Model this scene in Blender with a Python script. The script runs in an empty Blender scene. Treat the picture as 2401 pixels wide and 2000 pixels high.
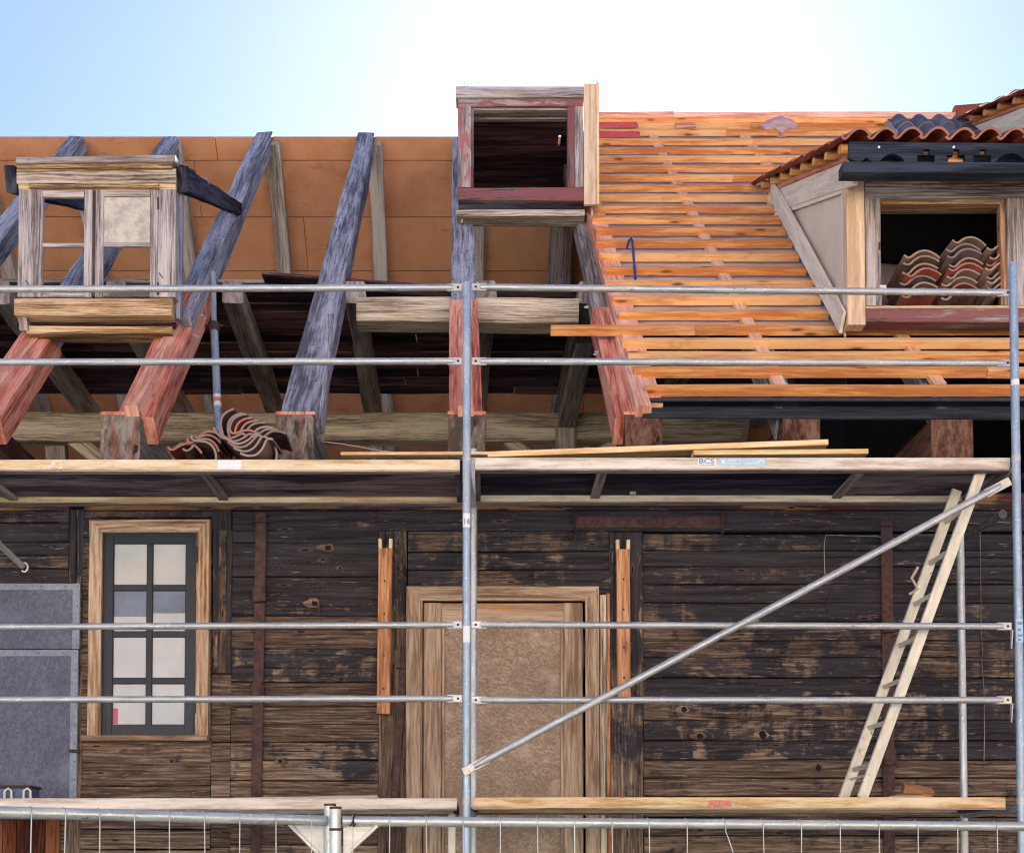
import bpy, bmesh, math, random
from mathutils import Vector, Matrix
random.seed(7)
R = math.radians
S = bpy.context.scene
COL = S.collection
V = Vector
# ------------------------------------------------------------------ camera model (used to measure where things stand)
F, CX, CY, CZ = 2490.0, 1000.0, 1703.0, 1.6
TH = R(2.0)
def ray(px, py):
    u = (px - CX) / F; v = (CY - py) / F
    return V((u, math.cos(TH) - v*math.sin(TH), math.sin(TH) + v*math.cos(TH)))
def P(px, py, Y):
    d = ray(px, py); k = Y / d.y
    return V((d.x*k, Y, CZ + d.z*k))
def X(px, Y, py=1300): return P(px, py, Y).x
def Z(py, Y): return P(1000, py, Y).z
# roof planes
_a = P(1000, 850, 7.8); _b = P(1000, 276, 12.1)
ZF = _a.z; M = (_b.z - _a.z)/(12.1 - 7.8)
def roofz(Y, off=0.0): return ZF + M*(Y - 7.8) + off
def hit(px, py, off=0.0):
    d = ray(px, py)                    # CZ + d.z t = ZF + M(d.y t - 7.8) + off
    t = (ZF - M*7.8 + off - CZ) / (d.z - M*d.y)
    return V((d.x*t, d.y*t, CZ + d.z*t))
YR = 12.15
ZR = roofz(YR)
def rearz(Y, off=0.0): return ZR - M*(Y - YR) + off
NRM = V((0, -M, 1)).normalized()       # outward normal of the front slope
SLP = V((0, 1, M)).normalized()        # up the front slope

# ------------------------------------------------------------------ object helpers
WORLD = {}
def reg(o, w): WORLD[o.name] = V(w)
def empty(name, loc, label=None, cat=None, group=None, parent=None):
    o = bpy.data.objects.new(name, None); COL.objects.link(o)
    o.empty_display_size = .1
    pw = V((0,0,0))
    if parent: o.parent = parent; pw = WORLD[parent.name]
    o.location = V(loc) - pw; reg(o, loc)
    tag(o, label, cat, group)
    return o
def tag(o, label=None, cat=None, group=None, kind=None):
    if label: o['label'] = label
    if cat: o['category'] = cat
    if group: o['group'] = group
    if kind: o['kind'] = kind
    return o

class MB:
    def __init__(s): s.v=[]; s.f=[]; s.uv=[]; s.t=[]; s.sm=[]
    def face(s, idx, uvs, tone, smooth=False):
        s.f.append(idx); s.uv.append(uvs); s.t.append(tone); s.sm.append(smooth)
    def timber(s, p0, p1, w, h, up=(0,0,1), ch=.005, jit=0.0, seg=None, tone=None, w1=None, h1=None, bow=0.0):
        """squared beam or board from p0 to p1 (centre line), w across, h along 'up'"""
        p0=V(p0); p1=V(p1); a=p1-p0; L=a.length; a=a/L
        side=a.cross(V(up)).normalized(); u2=side.cross(a).normalized()
        if tone is None: tone=random.random()
        if seg is None: seg = max(1, int(L/.18)) if (jit>0 or bow) else 1
        w1 = w if w1 is None else w1; h1 = h if h1 is None else h1
        ch=min(ch, w*.3, h*.3)
        uo=random.uniform(0,60); vo=random.uniform(0,60)
        base=len(s.v); cj=[[0,0] for _ in range(4)]; fr=[random.random()*6 for _ in range(8)]
        rings=[]
        for i in range(seg+1):
            t=i/seg; W=(w+(w1-w)*t)/2; H=(h+(h1-h)*t)/2
            c=p0+a*(L*t)+u2*(bow*math.sin(math.pi*t))
            cor=[]
            for k,(sx,sy) in enumerate(((-1,-1),(1,-1),(1,1),(-1,1))):
                jx=jit*(math.sin(L*t*2.3+fr[k])*.6+random.uniform(-.5,.5)); jy=jit*(math.sin(L*t*3.1+fr[k+4])*.6+random.uniform(-.5,.5))
                cor.append((sx*W+jx, sy*H+jy))
            ring=[]
            for k in range(4):
                x,y=cor[k]; sx,sy=((-1,-1),(1,-1),(1,1),(-1,1))[k]
                A=(x-sx*ch, y); B=(x, y-sy*ch)
                ring += [B,A] if k in (0,2) else [A,B]
            # order round the profile
            rings.append([c+side*q[0]+u2*q[1] for q in ring]); last=ring
        per=[0]; 
        for k in range(8):
            q=last[k]; r=last[(k+1)%8]; per.append(per[-1]+math.hypot(q[0]-r[0],q[1]-r[1]))
        for i,rg in enumerate(rings):
            s.v += [tuple(p) for p in rg]
        for i in range(seg):
            u0=uo+L*i/seg; u1=uo+L*(i+1)/seg
            for k in range(8):
                k2=(k+1)%8
                s.face((base+i*8+k, base+i*8+k2, base+(i+1)*8+k2, base+(i+1)*8+k),
                       ((u0,vo+per[k]),(u0,vo+per[k+1]),(u1,vo+per[k+1]),(u1,vo+per[k])), tone)
        for e,(ofs,rv) in enumerate(((0,True),(seg*8,False))):
            idx=[base+ofs+k for k in range(8)]
            uvs=[(uo+q[0]*9.+7*e, vo+q[1]*.16) for q in last]
            if rv: idx=idx[::-1]; uvs=uvs[::-1]
            s.face(tuple(idx), tuple(uvs), tone)
    def box(s, x0,x1,y0,y1,z0,z1, ch=.004, tone=None, jit=0.0):
        dx,dy,dz=x1-x0,y1-y0,z1-z0; cx,cy,cz=(x0+x1)/2,(y0+y1)/2,(z0+z1)/2
        if dx>=dz and dx>=dy: s.timber((x0,cy,cz),(x1,cy,cz),dy,dz,(0,0,1),ch,jit,None,tone)
        elif dz>=dy: s.timber((cx,cy,z0),(cx,cy,z1),dx,dy,(0,1,0),ch,jit,None,tone)
        else: s.timber((cx,y0,cz),(cx,y1,cz),dx,dz,(0,0,1),ch,jit,None,tone)
    def pbox(s, x0,y0,x1,y1, Yf, depth, ch=.004, tone=None, jit=0.0):
        """board whose front face at distance Yf spans a measured rectangle"""
        ym=(y0+y1)/2
        a=X(x0,Yf,ym); b=X(x1,Yf,ym); c=Z(y1,Yf); d=Z(y0,Yf)
        s.box(a,b,Yf,Yf+depth,c,d,ch,tone,jit)
    def tube(s, pts, r, n=16, tone=None, caps=True, rr=None):
        pts=[V(p) for p in pts]; base=len(s.v); L=0
        if tone is None: tone=random.random()
        uo=random.uniform(0,40)
        prev=None
        for i,p in enumerate(pts):
            a=(pts[min(i+1,len(pts)-1)]-pts[max(i-1,0)]).normalized()
            if prev is None:
                q=V((0,0,1)) if abs(a.z)<.9 else V((1,0,0))
                sd=a.cross(q).normalized()
            else: sd=(prev-a*prev.dot(a)).normalized()
            prev=sd; up=sd.cross(a)
            rad = r if rr is None else rr[i]
            for k in range(n):
                t=2*math.pi*k/n
                s.v.append(tuple(p+sd*math.cos(t)*rad+up*math.sin(t)*rad))
        l=[0]
        for i in range(1,len(pts)): l.append(l[-1]+(pts[i]-pts[i-1]).length)
        c=2*math.pi*r
        for i in range(len(pts)-1):
            for k in range(n):
                k2=(k+1)%n
                s.face((base+i*n+k2, base+i*n+k, base+(i+1)*n+k, base+(i+1)*n+k2),
                   ((uo+l[i],c*(k+1)/n),(uo+l[i],c*k/n),(uo+l[i+1],c*k/n),(uo+l[i+1],c*(k+1)/n)), tone, True)
        if caps:
            s.face(tuple(base+k for k in range(n)), tuple((uo,.01*k) for k in range(n)), tone)
            b=base+(len(pts)-1)*n
            s.face(tuple(b+k for k in reversed(range(n))), tuple((uo,.01*k) for k in range(n)), tone)
    def quad(s, a,b,c,d, tone=None):
        base=len(s.v); a,b,c,d=map(V,(a,b,c,d)); s.v += [tuple(p) for p in (a,b,c,d)]
        if tone is None: tone=random.random()
        U=(b-a).length; W=(d-a).length; o=random.uniform(0,50)
        s.face((base,base+1,base+2,base+3),((o,o),(o+U,o),(o+U,o+W),(o,o+W)),tone)
    def prism(s, outline, ext, tone=None, axisU=None):
        """closed outline (list of points, one plane) pushed along ext"""
        if tone is None: tone=random.random()
        n=len(outline); base=len(s.v); pts=[V(p) for p in outline]; e=V(ext)
        s.v += [tuple(p) for p in pts]+[tuple(p+e) for p in pts]
        nr=V((0,0,0))
        for i in range(n):
            p,q=pts[i],pts[(i+1)%n]; nr += p.cross(q)
        nr.normalize()
        A=V(axisU) if axisU else (pts[1]-pts[0])
        A=(A-nr*A.dot(nr)).normalized(); B=nr.cross(A); o=random.uniform(0,50)
        uv=[(o+p.dot(A), o+p.dot(B)) for p in pts]
        s.face(tuple(range(base,base+n)), tuple(uv), tone)
        s.face(tuple(base+n+k for k in reversed(range(n))), tuple(uv[::-1]), tone)
        l=0
        for i in range(n):
            j=(i+1)%n; d=(pts[j]-pts[i]).length
            s.face((base+j,base+i,base+n+i,base+n+j), ((o+l+d,o),(o+l,o),(o+l,o+e.length),(o+l+d,o+e.length)), tone)
            l+=d
    def sheet(s, pts, tone=.5, smooth=True, uscale=1.0):
        """grid of points [row][col]"""
        base=len(s.v); nr=len(pts); nc=len(pts[0]); o=random.uniform(0,50)
        for row in pts: s.v += [tuple(p) for p in row]
        L=[0]
        for j in range(1,nc): L.append(L[-1]+(V(pts[0][j])-V(pts[0][j-1])).length)
        H=[0]
        for i in range(1,nr): H.append(H[-1]+(V(pts[i][0])-V(pts[i-1][0])).length)
        for i in range(nr-1):
            for j in range(nc-1):
                a=base+i*nc+j
                s.face((a,a+1,a+nc+1,a+nc),((o+L[j],o+H[i]),(o+L[j+1],o+H[i]),(o+L[j+1],o+H[i+1]),(o+L[j],o+H[i+1])),tone,smooth)
    def tile(s, o, ax, ay, az, w=.24, L=.36, th=.014, amp=.032, tone=None, n=14):
        """pantile: o = lower left corner, ax across, ay up its length, az outward"""
        if tone is None: tone=random.random()
        o,ax,ay,az=V(o),V(ax),V(ay),V(az)
        prof=[]
        for i in range(n+1):
            t=i/n
            # long shallow trough then a roll that overlaps the neighbour
            y=amp*1.35*math.sin(math.pi*(t-.24)/.76)**.85 if t>.24 else -amp*.45*math.sin(math.pi*t/.24)
            prof.append((w*t, y))
        top=[]; bot=[]
        for i,(x,y) in enumerate(prof):
            a=prof[max(0,i-1)]; b=prof[min(n,i+1)]; dx,dy=b[0]-a[0],b[1]-a[1]; l=math.hypot(dx,dy)
            nx,ny=-dy/l,dx/l
            top.append((x+nx*th/2,y+ny*th/2)); bot.append((x-nx*th/2,y-ny*th/2))
        loop=top+bot[::-1]; m=len(loop); base=len(s.v); q=random.uniform(0,50)
        for e in (0,L):
            for (x,y) in loop: s.v.append(tuple(o+ax*x+az*y+ay*e))
        per=0
        for k in range(m):
            k2=(k+1)%m; d=math.hypot(loop[k2][0]-loop[k][0],loop[k2][1]-loop[k][1])
            s.face((base+k2,base+k,base+m+k,base+m+k2),((q+per+d,q),(q+per,q),(q+per,q+L),(q+per+d,q+L)),tone, k not in (n,m-1))
            per+=d
        for i in range(n):
            a,b,c,d=i,i+1,m-2-i,m-1-i
            for e,fl in ((0,False),(m,True)):
                idx=[base+e+a,base+e+b,base+e+c,base+e+d]; uv=[(q+.3+loop[t][0],q+.3+loop[t][1]) for t in (a,b,c,d)]
                if fl: idx=idx[::-1]; uv=uv[::-1]
                s.face(tuple(idx),tuple(uv),2.0+tone)
    def build(s, name, mat, parent=None, origin=None, label=None):
        me=bpy.data.meshes.new(name)
        vs=s.v
        if origin is None:
            mn=[min(p[i] for p in vs) for i in range(3)]; mx=[max(p[i] for p in vs) for i in range(3)]
            origin=V(((mn[0]+mx[0])/2,(mn[1]+mx[1])/2,mn[2]))
        origin=V(origin)
        me.from_pydata([(p[0]-origin.x,p[1]-origin.y,p[2]-origin.z) for p in vs],[],s.f)
        uvl=me.uv_layers.new(name='UVMap'); at=me.attributes.new('tone','FLOAT','FACE')
        flat=[c for f in s.uv for u in f for c in u]
        uvl.data.foreach_set('uv',flat)
        at.data.foreach_set('value',s.t)
        me.polygons.foreach_set('use_smooth',s.sm)
        bm=bmesh.new(); bm.from_mesh(me); bmesh.ops.recalc_face_normals(bm,faces=bm.faces); bm.to_mesh(me); bm.free()
        me.materials.append(mat)
        if any(s.sm): me.set_sharp_from_angle(angle=R(42))
        o=bpy.data.objects.new(name,me); COL.objects.link(o)
        pw=V((0,0,0))
        if parent: o.parent=parent; pw=WORLD[parent.name]
        o.location=origin-pw; reg(o,origin)
        if label: o['label']=label
        return o
def one(fn, *a, **k):
    m=MB(); getattr(m,fn)(*a,**k); return m

# ------------------------------------------------------------------ materials
class G:
    def __init__(s,name):
        s.m=bpy.data.materials.new(name); s.m.use_nodes=True; s.t=s.m.node_tree; s.t.nodes.clear()
        s.out=s.t.nodes.new('ShaderNodeOutputMaterial')
    def n(s,typ,ins=None,out=0,**props):
        nd=s.t.nodes.new('ShaderNode'+typ)
        if typ=='TexVoronoi': nd.voronoi_dimensions='2D'
        for k,v in props.items(): setattr(nd,k,v)
        for k,v in (ins or {}).items():
            sk=nd.inputs[k]
            if isinstance(v,bpy.types.NodeSocket): s.t.links.new(v,sk)
            else: sk.default_value=v
        return nd.outputs[out]
    def math(s,op,a,b=0.0,c=0.0,clamp=False): return s.n('Math',{0:a,1:b,2:c},operation=op,use_clamp=clamp)
    def mul(s,a,b): return s.math('MULTIPLY',a,b)
    def mr(s,v,a,b,c=0.0,d=1.0): return s.n('MapRange',{'Value':v,'From Min':a,'From Max':b,'To Min':c,'To Max':d})
    def ss(s,v,a,b,c=0.0,d=1.0): return s.n('MapRange',{'Value':v,'From Min':a,'From Max':b,'To Min':c,'To Max':d},interpolation_type='SMOOTHSTEP')
    def mix(s,f,a,b,blend='MIX'):
        nd=s.t.nodes.new('ShaderNodeMix'); nd.data_type='RGBA'; nd.blend_type=blend; nd.clamp_factor=True
        for sk,v in ((nd.inputs[0],f),(nd.inputs[6],a),(nd.inputs[7],b)):
            if isinstance(v,bpy.types.NodeSocket): s.t.links.new(v,sk)
            else: sk.default_value=(v if not isinstance(v,tuple) else (v+(1,) if len(v)==3 else v))
        return nd.outputs[2]
    def noise(s,vec,scale=1.0,detail=4.0,rough=.55,dist=0.0,out=0):
        return s.n('TexNoise',{'Vector':vec,'Scale':scale,'Detail':detail,'Roughness':rough,'Distortion':dist},out=out)
    def uv(s,sx=1.0,sy=1.0):
        u=s.n('TexCoord',out=2)
        r=s.n('ObjectInfo',out=5); o=s.mul(r,37.0)
        c=s.n('CombineXYZ',{0:o,1:o,2:s.mul(s.tone(),11.0)})
        v=s.n('VectorMath',{0:u,1:c},operation='ADD')
        return v
    def sc(s,v,x,y,z=1.0): return s.n('VectorMath',{0:v,1:(x,y,z)},operation='MULTIPLY')
    def tone(s): return s.n('Attribute',out=2,attribute_name='tone')
    def fin(s,color,rough=.8,metal=0.0,bump=None,bstr=.3,bdist=.01,spec=.3,**extra):
        ins={'Base Color':color if isinstance(color,bpy.types.NodeSocket) else color+(1,),'Roughness':rough,'Metallic':metal,'Specular IOR Level':spec}
        ins.update(extra)
        if bump is not None: ins['Normal']=s.n('Bump',{'Height':bump,'Strength':bstr,'Distance':bdist})
        p=s.n('BsdfPrincipled',ins); s.t.links.new(p,s.out.inputs[0]); return s.m
def c3(r,g,b): return (r,g,b)
def wood(name,dark,mid,light,grain=55.,fig=.35,crack=.35,knots=.35,rough=.82,bump=.5,pits=0.,paint=None,stain=None,vary=.3,grey=0.):
    g=G(name); v=g.uv()
    warp=g.noise(g.sc(v,.9,5.),1.,3.,.5,out=1)
    vw=g.n('VectorMath',{0:v,1:g.sc(warp,.04,.05,0.)},operation='ADD')
    fine=g.noise(g.sc(vw,3.0,grain*1.15),1.,6.,.72)
    broad=g.noise(g.sc(vw,.8,9.),1.,3.,.5)
    rings=g.n('TexWave',{'Vector':g.sc(vw,.22,1.),'Scale':grain*.32,'Distortion':9.,'Detail':4.,'Detail Scale':.9,'Detail Roughness':.65},wave_type='BANDS',bands_direction='Y')
    k=g.math('ADD',g.mul(g.mr(fine,.34,.66),1-fig*.6),g.mul(rings,fig*.6))
    k=g.math('ADD',k,g.mul(g.math('SUBTRACT',broad,.5),1.9))
    tone=g.tone(); k=g.math('ADD',k,g.mul(g.math('SUBTRACT',tone,.5),vary))
    cr=g.n('ValToRGB',{0:k}); rp=cr.node.color_ramp
    rp.elements[0].position=.12; rp.elements[0].color=dark+(1,)
    rp.elements[1].position=.90; rp.elements[1].color=light+(1,)
    e=rp.elements.new(.5); e.color=mid+(1,)
    col=cr
    h=g.mul(fine,.5)
    if stain:
        sm=g.ss(g.noise(g.sc(v,1.1,4.,1.),1.,4.,.6,.6),stain[1],stain[1]+.12)
        col=g.mix(g.mul(sm,stain[2]),col,stain[0])
    if knots>0:
        vo=g.n('TexVoronoi',{'Vector':g.sc(vw,1.7,6.5),'Scale':1.,'Randomness':1.},out=0)
        kn=g.mul(g.ss(vo,.035,.11,1.,0.),g.ss(g.noise(g.sc(v,1.3,1.3),1.,1.),.45,.5)); ko=g.mul(g.ss(vo,.08,.24,1.,0.),g.ss(g.noise(g.sc(v,1.3,1.3),1.,1.),.45,.5))
        col=g.mix(g.mul(ko,knots*.5),col,dark)
        col=g.mix(g.mul(kn,knots),col,tuple(x*.35 for x in dark))
    if crack>0:
        cn=g.noise(g.sc(vw,1.3,grain*.75),1.,3.,.5,.25)
        cm=g.ss(cn,.635,.70)
        msk=g.ss(g.noise(g.sc(v,1.,3.),1.,2.),.42,.62)
        cm=g.mul(cm,msk)
        col=g.mix(g.mul(cm,crack*1.6),col,tuple(x*.18 for x in dark))
        h=g.math('SUBTRACT',h,g.mul(cm,1.2))
    if pits>0:
        pv=g.n('TexVoronoi',{'Vector':g.sc(v,15.,17.),'Scale':1.,'Randomness':1.},out=0)
        pm=g.mul(g.ss(pv,.10,.2,1.,0.),g.ss(g.noise(v,5.,3.),.5,.62))
        tr=g.mul(g.ss(g.noise(g.sc(v,34.,8.),1.,4.,.65,1.2),.62,.69),g.ss(g.noise(v,3.,3.),.40,.58))
        pm=g.math('MAXIMUM',pm,tr)
        col=g.mix(g.mul(pm,pits),col,(.012,.012,.016))
        h=g.math('SUBTRACT',h,g.mul(pm,.8))
    if paint:
        pc,amt,sx,sy=paint
        pn=g.noise(g.sc(v,sx,sy),1.,6.,.68,.4)
        pn=g.math('ADD',pn,g.mul(g.math('SUBTRACT',fine,.5),.25))
        pm=g.ss(pn,1-amt-.03,1-amt+.03)
        col=g.mix(g.mul(pm,.92),col,pc)
    return g.fin(col,rough,bump=h,bstr=bump,bdist=.008,spec=.10)
MT={}
MT['grey']=wood('weathered_grey_timber',(.085,.08,.09),(.29,.28,.31),(.50,.49,.53),pits=.65,crack=.5,fig=.2,knots=.15,vary=.25)
MT['greyb']=wood('old_roof_timber_sky_tint',(.10,.10,.125),(.27,.27,.32),(.43,.43,.50),pits=.65,crack=.35,fig=.05,knots=.1,vary=.2)  # grey wood with the blue of the sky light mixed into its colour
MT['palebeam']=wood('pale_old_timber',(.19,.145,.11),(.48,.405,.31),(.68,.60,.48),crack=.6,fig=.35,knots=.25,stain=((.24,.18,.11),.54,.4))
MT['strut']=wood('grey_brown_old_timber',(.11,.09,.085),(.26,.22,.205),(.42,.37,.35),crack=.4,fig=.2,knots=.2,pits=.3)
MT['rearraf']=wood('light_grey_rear_rafter',(.20,.165,.14),(.41,.36,.31),(.58,.53,.47),crack=.5,fig=.25,knots=.2)
MT['pink']=wood('pink_treated_new_timber',(.32,.08,.055),(.62,.225,.155),(.77,.38,.29),crack=.15,fig=.2,knots=.6,bump=.2,vary=.2)
MT['pinkl']=wood('pale_pink_new_timber',(.50,.20,.13),(.74,.38,.28),(.84,.52,.41),crack=.03,fig=.2,knots=.2,bump=.15)
MT['redtail']=wood('red_stained_old_beam_end',(.05,.022,.017),(.12,.058,.042),(.20,.11,.08),crack=.5,fig=.1,knots=.2,pits=.3)
MT['tail']=wood('weathered_beam_end',(.07,.055,.045),(.17,.135,.115),(.28,.235,.21),crack=.6,fig=.15,knots=.3,pits=.35,stain=((.22,.05,.02),.56,.6))
MT['batten']=wood('orange_new_batten',(.56,.21,.07),(.77,.365,.135),(.85,.50,.235),grain=34.,crack=.03,fig=.2,knots=.9,rough=.7,bump=.15,vary=.7,stain=((.50,.16,.06),.54,.55))
MT['peach']=wood('peach_new_timber',(.60,.30,.185),(.76,.44,.29),(.84,.55,.39),grain=36.,crack=.03,fig=.3,knots=.3,rough=.7,bump=.12,vary=.3)
MT['pine']=wood('fresh_pine_board',(.60,.37,.17),(.78,.54,.29),(.87,.67,.42),grain=30.,crack=.02,fig=.35,knots=.4,rough=.65,bump=.1,vary=.2)
MT['planed']=wood('planed_pale_pine',(.54,.37,.24),(.70,.52,.36),(.79,.63,.46),grain=30.,crack=.02,fig=.3,knots=.3,rough=.65,bump=.1,vary=.2)
MT['cream']=wood('cream_primed_board',(.64,.55,.44),(.77,.69,.58),(.83,.76,.66),grain=24.,crack=.04,fig=.12,knots=.12,rough=.7,bump=.1,vary=.1)
MT['yellowsill']=wood('yellowed_sill_timber',(.17,.095,.045),(.46,.31,.175),(.70,.54,.36),crack=.5,fig=.45,knots=.4)
MT['dormerw']=wood('silvered_window_timber',(.11,.09,.09),(.33,.29,.29),(.54,.50,.49),crack=.45,fig=.25,knots=.2,stain=((.45,.38,.26),.56,.5))
MT['lintel']=wood('strongly_figured_weathered_beam',(.08,.05,.035),(.30,.235,.18),(.56,.49,.41),grain=34.,crack=.4,fig=.7,knots=.5)
MT['redpaint']=wood('worn_red_painted_timber',(.09,.07,.075),(.26,.21,.21),(.46,.40,.39),crack=.35,fig=.2,knots=.1,paint=((.36,.13,.14),.46,3.,10.))
MT['redpaint2']=wood('red_painted_sill_timber',(.07,.05,.05),(.20,.15,.15),(.40,.32,.31),crack=.35,fig=.2,knots=.1,paint=((.24,.085,.09),.53,2.6,14.))
MT['burnt']=wood('blackened_timber',(.008,.008,.014),(.028,.028,.045),(.07,.075,.11),crack=.6,fig=.2,knots=.1,pits=.3)
MT['black']=wood('black_painted_board',(.010,.013,.020),(.020,.026,.038),(.045,.055,.08),crack=.12,fig=.15,knots=.0,rough=.5,bump=.2,paint=((.10,.105,.115),.30,3.,40.))
MT['loft']=wood('dark_loft_floorboards',(.018,.009,.018),(.075,.037,.050),(.23,.12,.11),crack=.5,fig=.35,knots=.3,vary=.9)
MT['dooro']=wood('weathered_door_timber',(.19,.125,.08),(.35,.25,.175),(.49,.38,.285),grain=40.,crack=.35,fig=.18,knots=.4,stain=((.50,.24,.09),.58,.6))
MT['winframe']=wood('brown_grained_window_casing',(.17,.085,.045),(.40,.26,.165),(.58,.44,.32),grain=34.,crack=.35,fig=.4,knots=.3,stain=((.30,.11,.035),.54,.5))
MT['stick']=wood('orange_brown_batten',(.24,.095,.04),(.47,.22,.11),(.62,.37,.22),grain=40.,crack=.25,fig=.3,knots=.5)
MT['redboards']=wood('red_brown_board',(.05,.016,.010),(.15,.045,.022),(.27,.10,.05),grain=40.,crack=.3,fig=.4,knots=.3,vary=.7)
MT['deckedge']=wood('cream_scaffold_board_edge',(.47,.34,.18),(.68,.55,.36),(.78,.68,.52),grain=20.,crack=.1,fig=.1,knots=.0,rough=.6,bump=.1,stain=((.60,.36,.12),.55,.35))
MT['deckedgew']=wood('whitish_scaffold_board_edge',(.46,.39,.32),(.66,.59,.52),(.77,.71,.65),grain=20.,crack=.1,fig=.1,knots=.0,rough=.6,bump=.1)
MT['deckedgeo']=wood('golden_scaffold_board_edge',(.46,.29,.13),(.68,.50,.29),(.78,.63,.43),grain=20.,crack=.15,fig=.15,knots=.1,rough=.6,bump=.1)
MT['deckunder']=wood('grey_plywood_deck',(.07,.055,.07),(.19,.155,.175),(.31,.265,.285),grain=22.,crack=.2,fig=.3,knots=.4,stain=((.012,.012,.03),.50,.75))
MT['deckdark']=wood('dark_plywood_deck',(.012,.012,.025),(.030,.030,.055),(.075,.075,.11),grain=22.,crack=.2,fig=.3,knots=.2,stain=((.12,.11,.13),.60,.5))
def wall_mat():
    g=G('weathered_black_tarred_planks'); v=g.uv(); tone=g.tone()
    warp=g.noise(g.sc(v,.9,5.),1.,3.,.5,out=1)
    vw=g.n('VectorMath',{0:v,1:g.sc(warp,.05,.07,0.)},operation='ADD')
    fine=g.noise(g.sc(vw,3.2,58.),1.,7.,.74)
    mid=g.noise(g.sc(vw,1.6,30.),1.,5.,.6)
    rings=g.n('TexWave',{'Vector':g.sc(vw,.2,1.),'Scale':14.,'Distortion':7.,'Detail':3.,'Detail Scale':.6},wave_type='BANDS',bands_direction='Y')
    k=g.math('ADD',g.mul(g.mr(fine,.33,.67),.85),g.mul(rings,.15)); k=g.math('ADD',k,g.mul(g.math('SUBTRACT',tone,.5),.35))
    cr=g.n('ValToRGB',{0:k}); rp=cr.node.color_ramp
    rp.elements[0].color=(.018,.011,.008,1); rp.elements[1].color=(.36,.255,.185,1); e=rp.elements.new(.5); e.color=(.12,.079,.057,1)
    # the tar coat: thick under the eaves, washed off lower down and in streaks
    pos=g.n('NewGeometry',out=0); z=g.n('SeparateXYZ',{0:pos},out=2); x=g.n('SeparateXYZ',{0:pos},out=0)
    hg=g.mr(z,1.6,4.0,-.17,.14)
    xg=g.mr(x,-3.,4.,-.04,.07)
    big=g.noise(g.n('VectorMath',{0:pos,1:(2.0,1.,3.0)},operation='MULTIPLY'),1.,6.,.66,.8)
    blot=g.noise(g.sc(v,6.,11.),1.,7.,.72,.9)
    drip=g.noise(g.n('VectorMath',{0:pos,1:(13.,1.,1.6)},operation='MULTIPLY'),1.,4.,.6)
    pn=g.math('ADD',g.mul(big,.55),g.mul(blot,.45)); pn=g.math('ADD',pn,g.mul(g.math('SUBTRACT',drip,.5),.22))
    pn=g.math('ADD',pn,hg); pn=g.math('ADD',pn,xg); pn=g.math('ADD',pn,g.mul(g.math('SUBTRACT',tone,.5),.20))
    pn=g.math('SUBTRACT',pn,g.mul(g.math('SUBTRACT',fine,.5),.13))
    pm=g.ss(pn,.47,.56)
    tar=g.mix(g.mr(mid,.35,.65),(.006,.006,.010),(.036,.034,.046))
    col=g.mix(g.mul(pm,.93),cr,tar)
    # pale flakes and scratches along the grain
    sc=g.noise(g.sc(vw,9.,95.),1.,4.,.65)
    sp=g.mul(g.ss(sc,.60,.68),g.ss(g.noise(g.sc(v,2.2,9.),1.,4.),.42,.58))
    col=g.mix(g.mul(sp,.6),col,(.40,.32,.29))
    fl=g.n('TexVoronoi',{'Vector':g.sc(v,30.,50.),'Scale':1.,'Randomness':1.},out=0)
    fm=g.mul(g.ss(fl,.06,.14,1.,0.),g.ss(g.noise(g.sc(v,3.,6.),1.,3.),.54,.66))
    col=g.mix(g.mul(fm,.4),col,(.28,.23,.21))
    # red and ochre paint residue just under the eaves
    rz=g.mul(g.ss(z,4.02,4.06),g.ss(g.noise(g.n('VectorMath',{0:pos,1:(1.5,1.,26.)},operation='MULTIPLY'),1.,3.),.45,.56))
    rc=g.mix(g.ss(g.noise(g.n('VectorMath',{0:pos,1:(2.3,1.,4.)},operation='MULTIPLY'),1.,2.),.48,.55),(.10,.014,.014),(.34,.17,.05))
    col=g.mix(g.mul(rz,.6),col,rc)
    kv=g.n('TexVoronoi',{'Vector':g.sc(vw,1.1,4.6),'Scale':1.,'Randomness':1.},out=0)
    kn=g.ss(kv,.018,.035,1.,0.); ko=g.mul(g.ss(kv,.03,.08,1.,0.),.28)
    col=g.mix(ko,col,(.26,.16,.09)); col=g.mix(g.mul(kn,.9),col,(.006,.005,.006))
    cn=g.noise(g.sc(vw,1.1,42.),1.,3.,.5,.2); cm=g.mul(g.ss(cn,.645,.70),g.ss(g.noise(g.sc(v,1.,3.),1.,2.),.42,.6))
    col=g.mix(g.mul(cm,.85),col,(.006,.005,.006))
    h=g.math('SUBTRACT',g.math('ADD',g.mul(fine,.5),g.mul(rings,.25)),g.mul(g.math('ADD',cm,kn),1.2))
    return g.fin(col,.72,bump=h,bstr=.9,bdist=.010,spec=.2)
MT['wall']=wall_mat()
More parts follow.
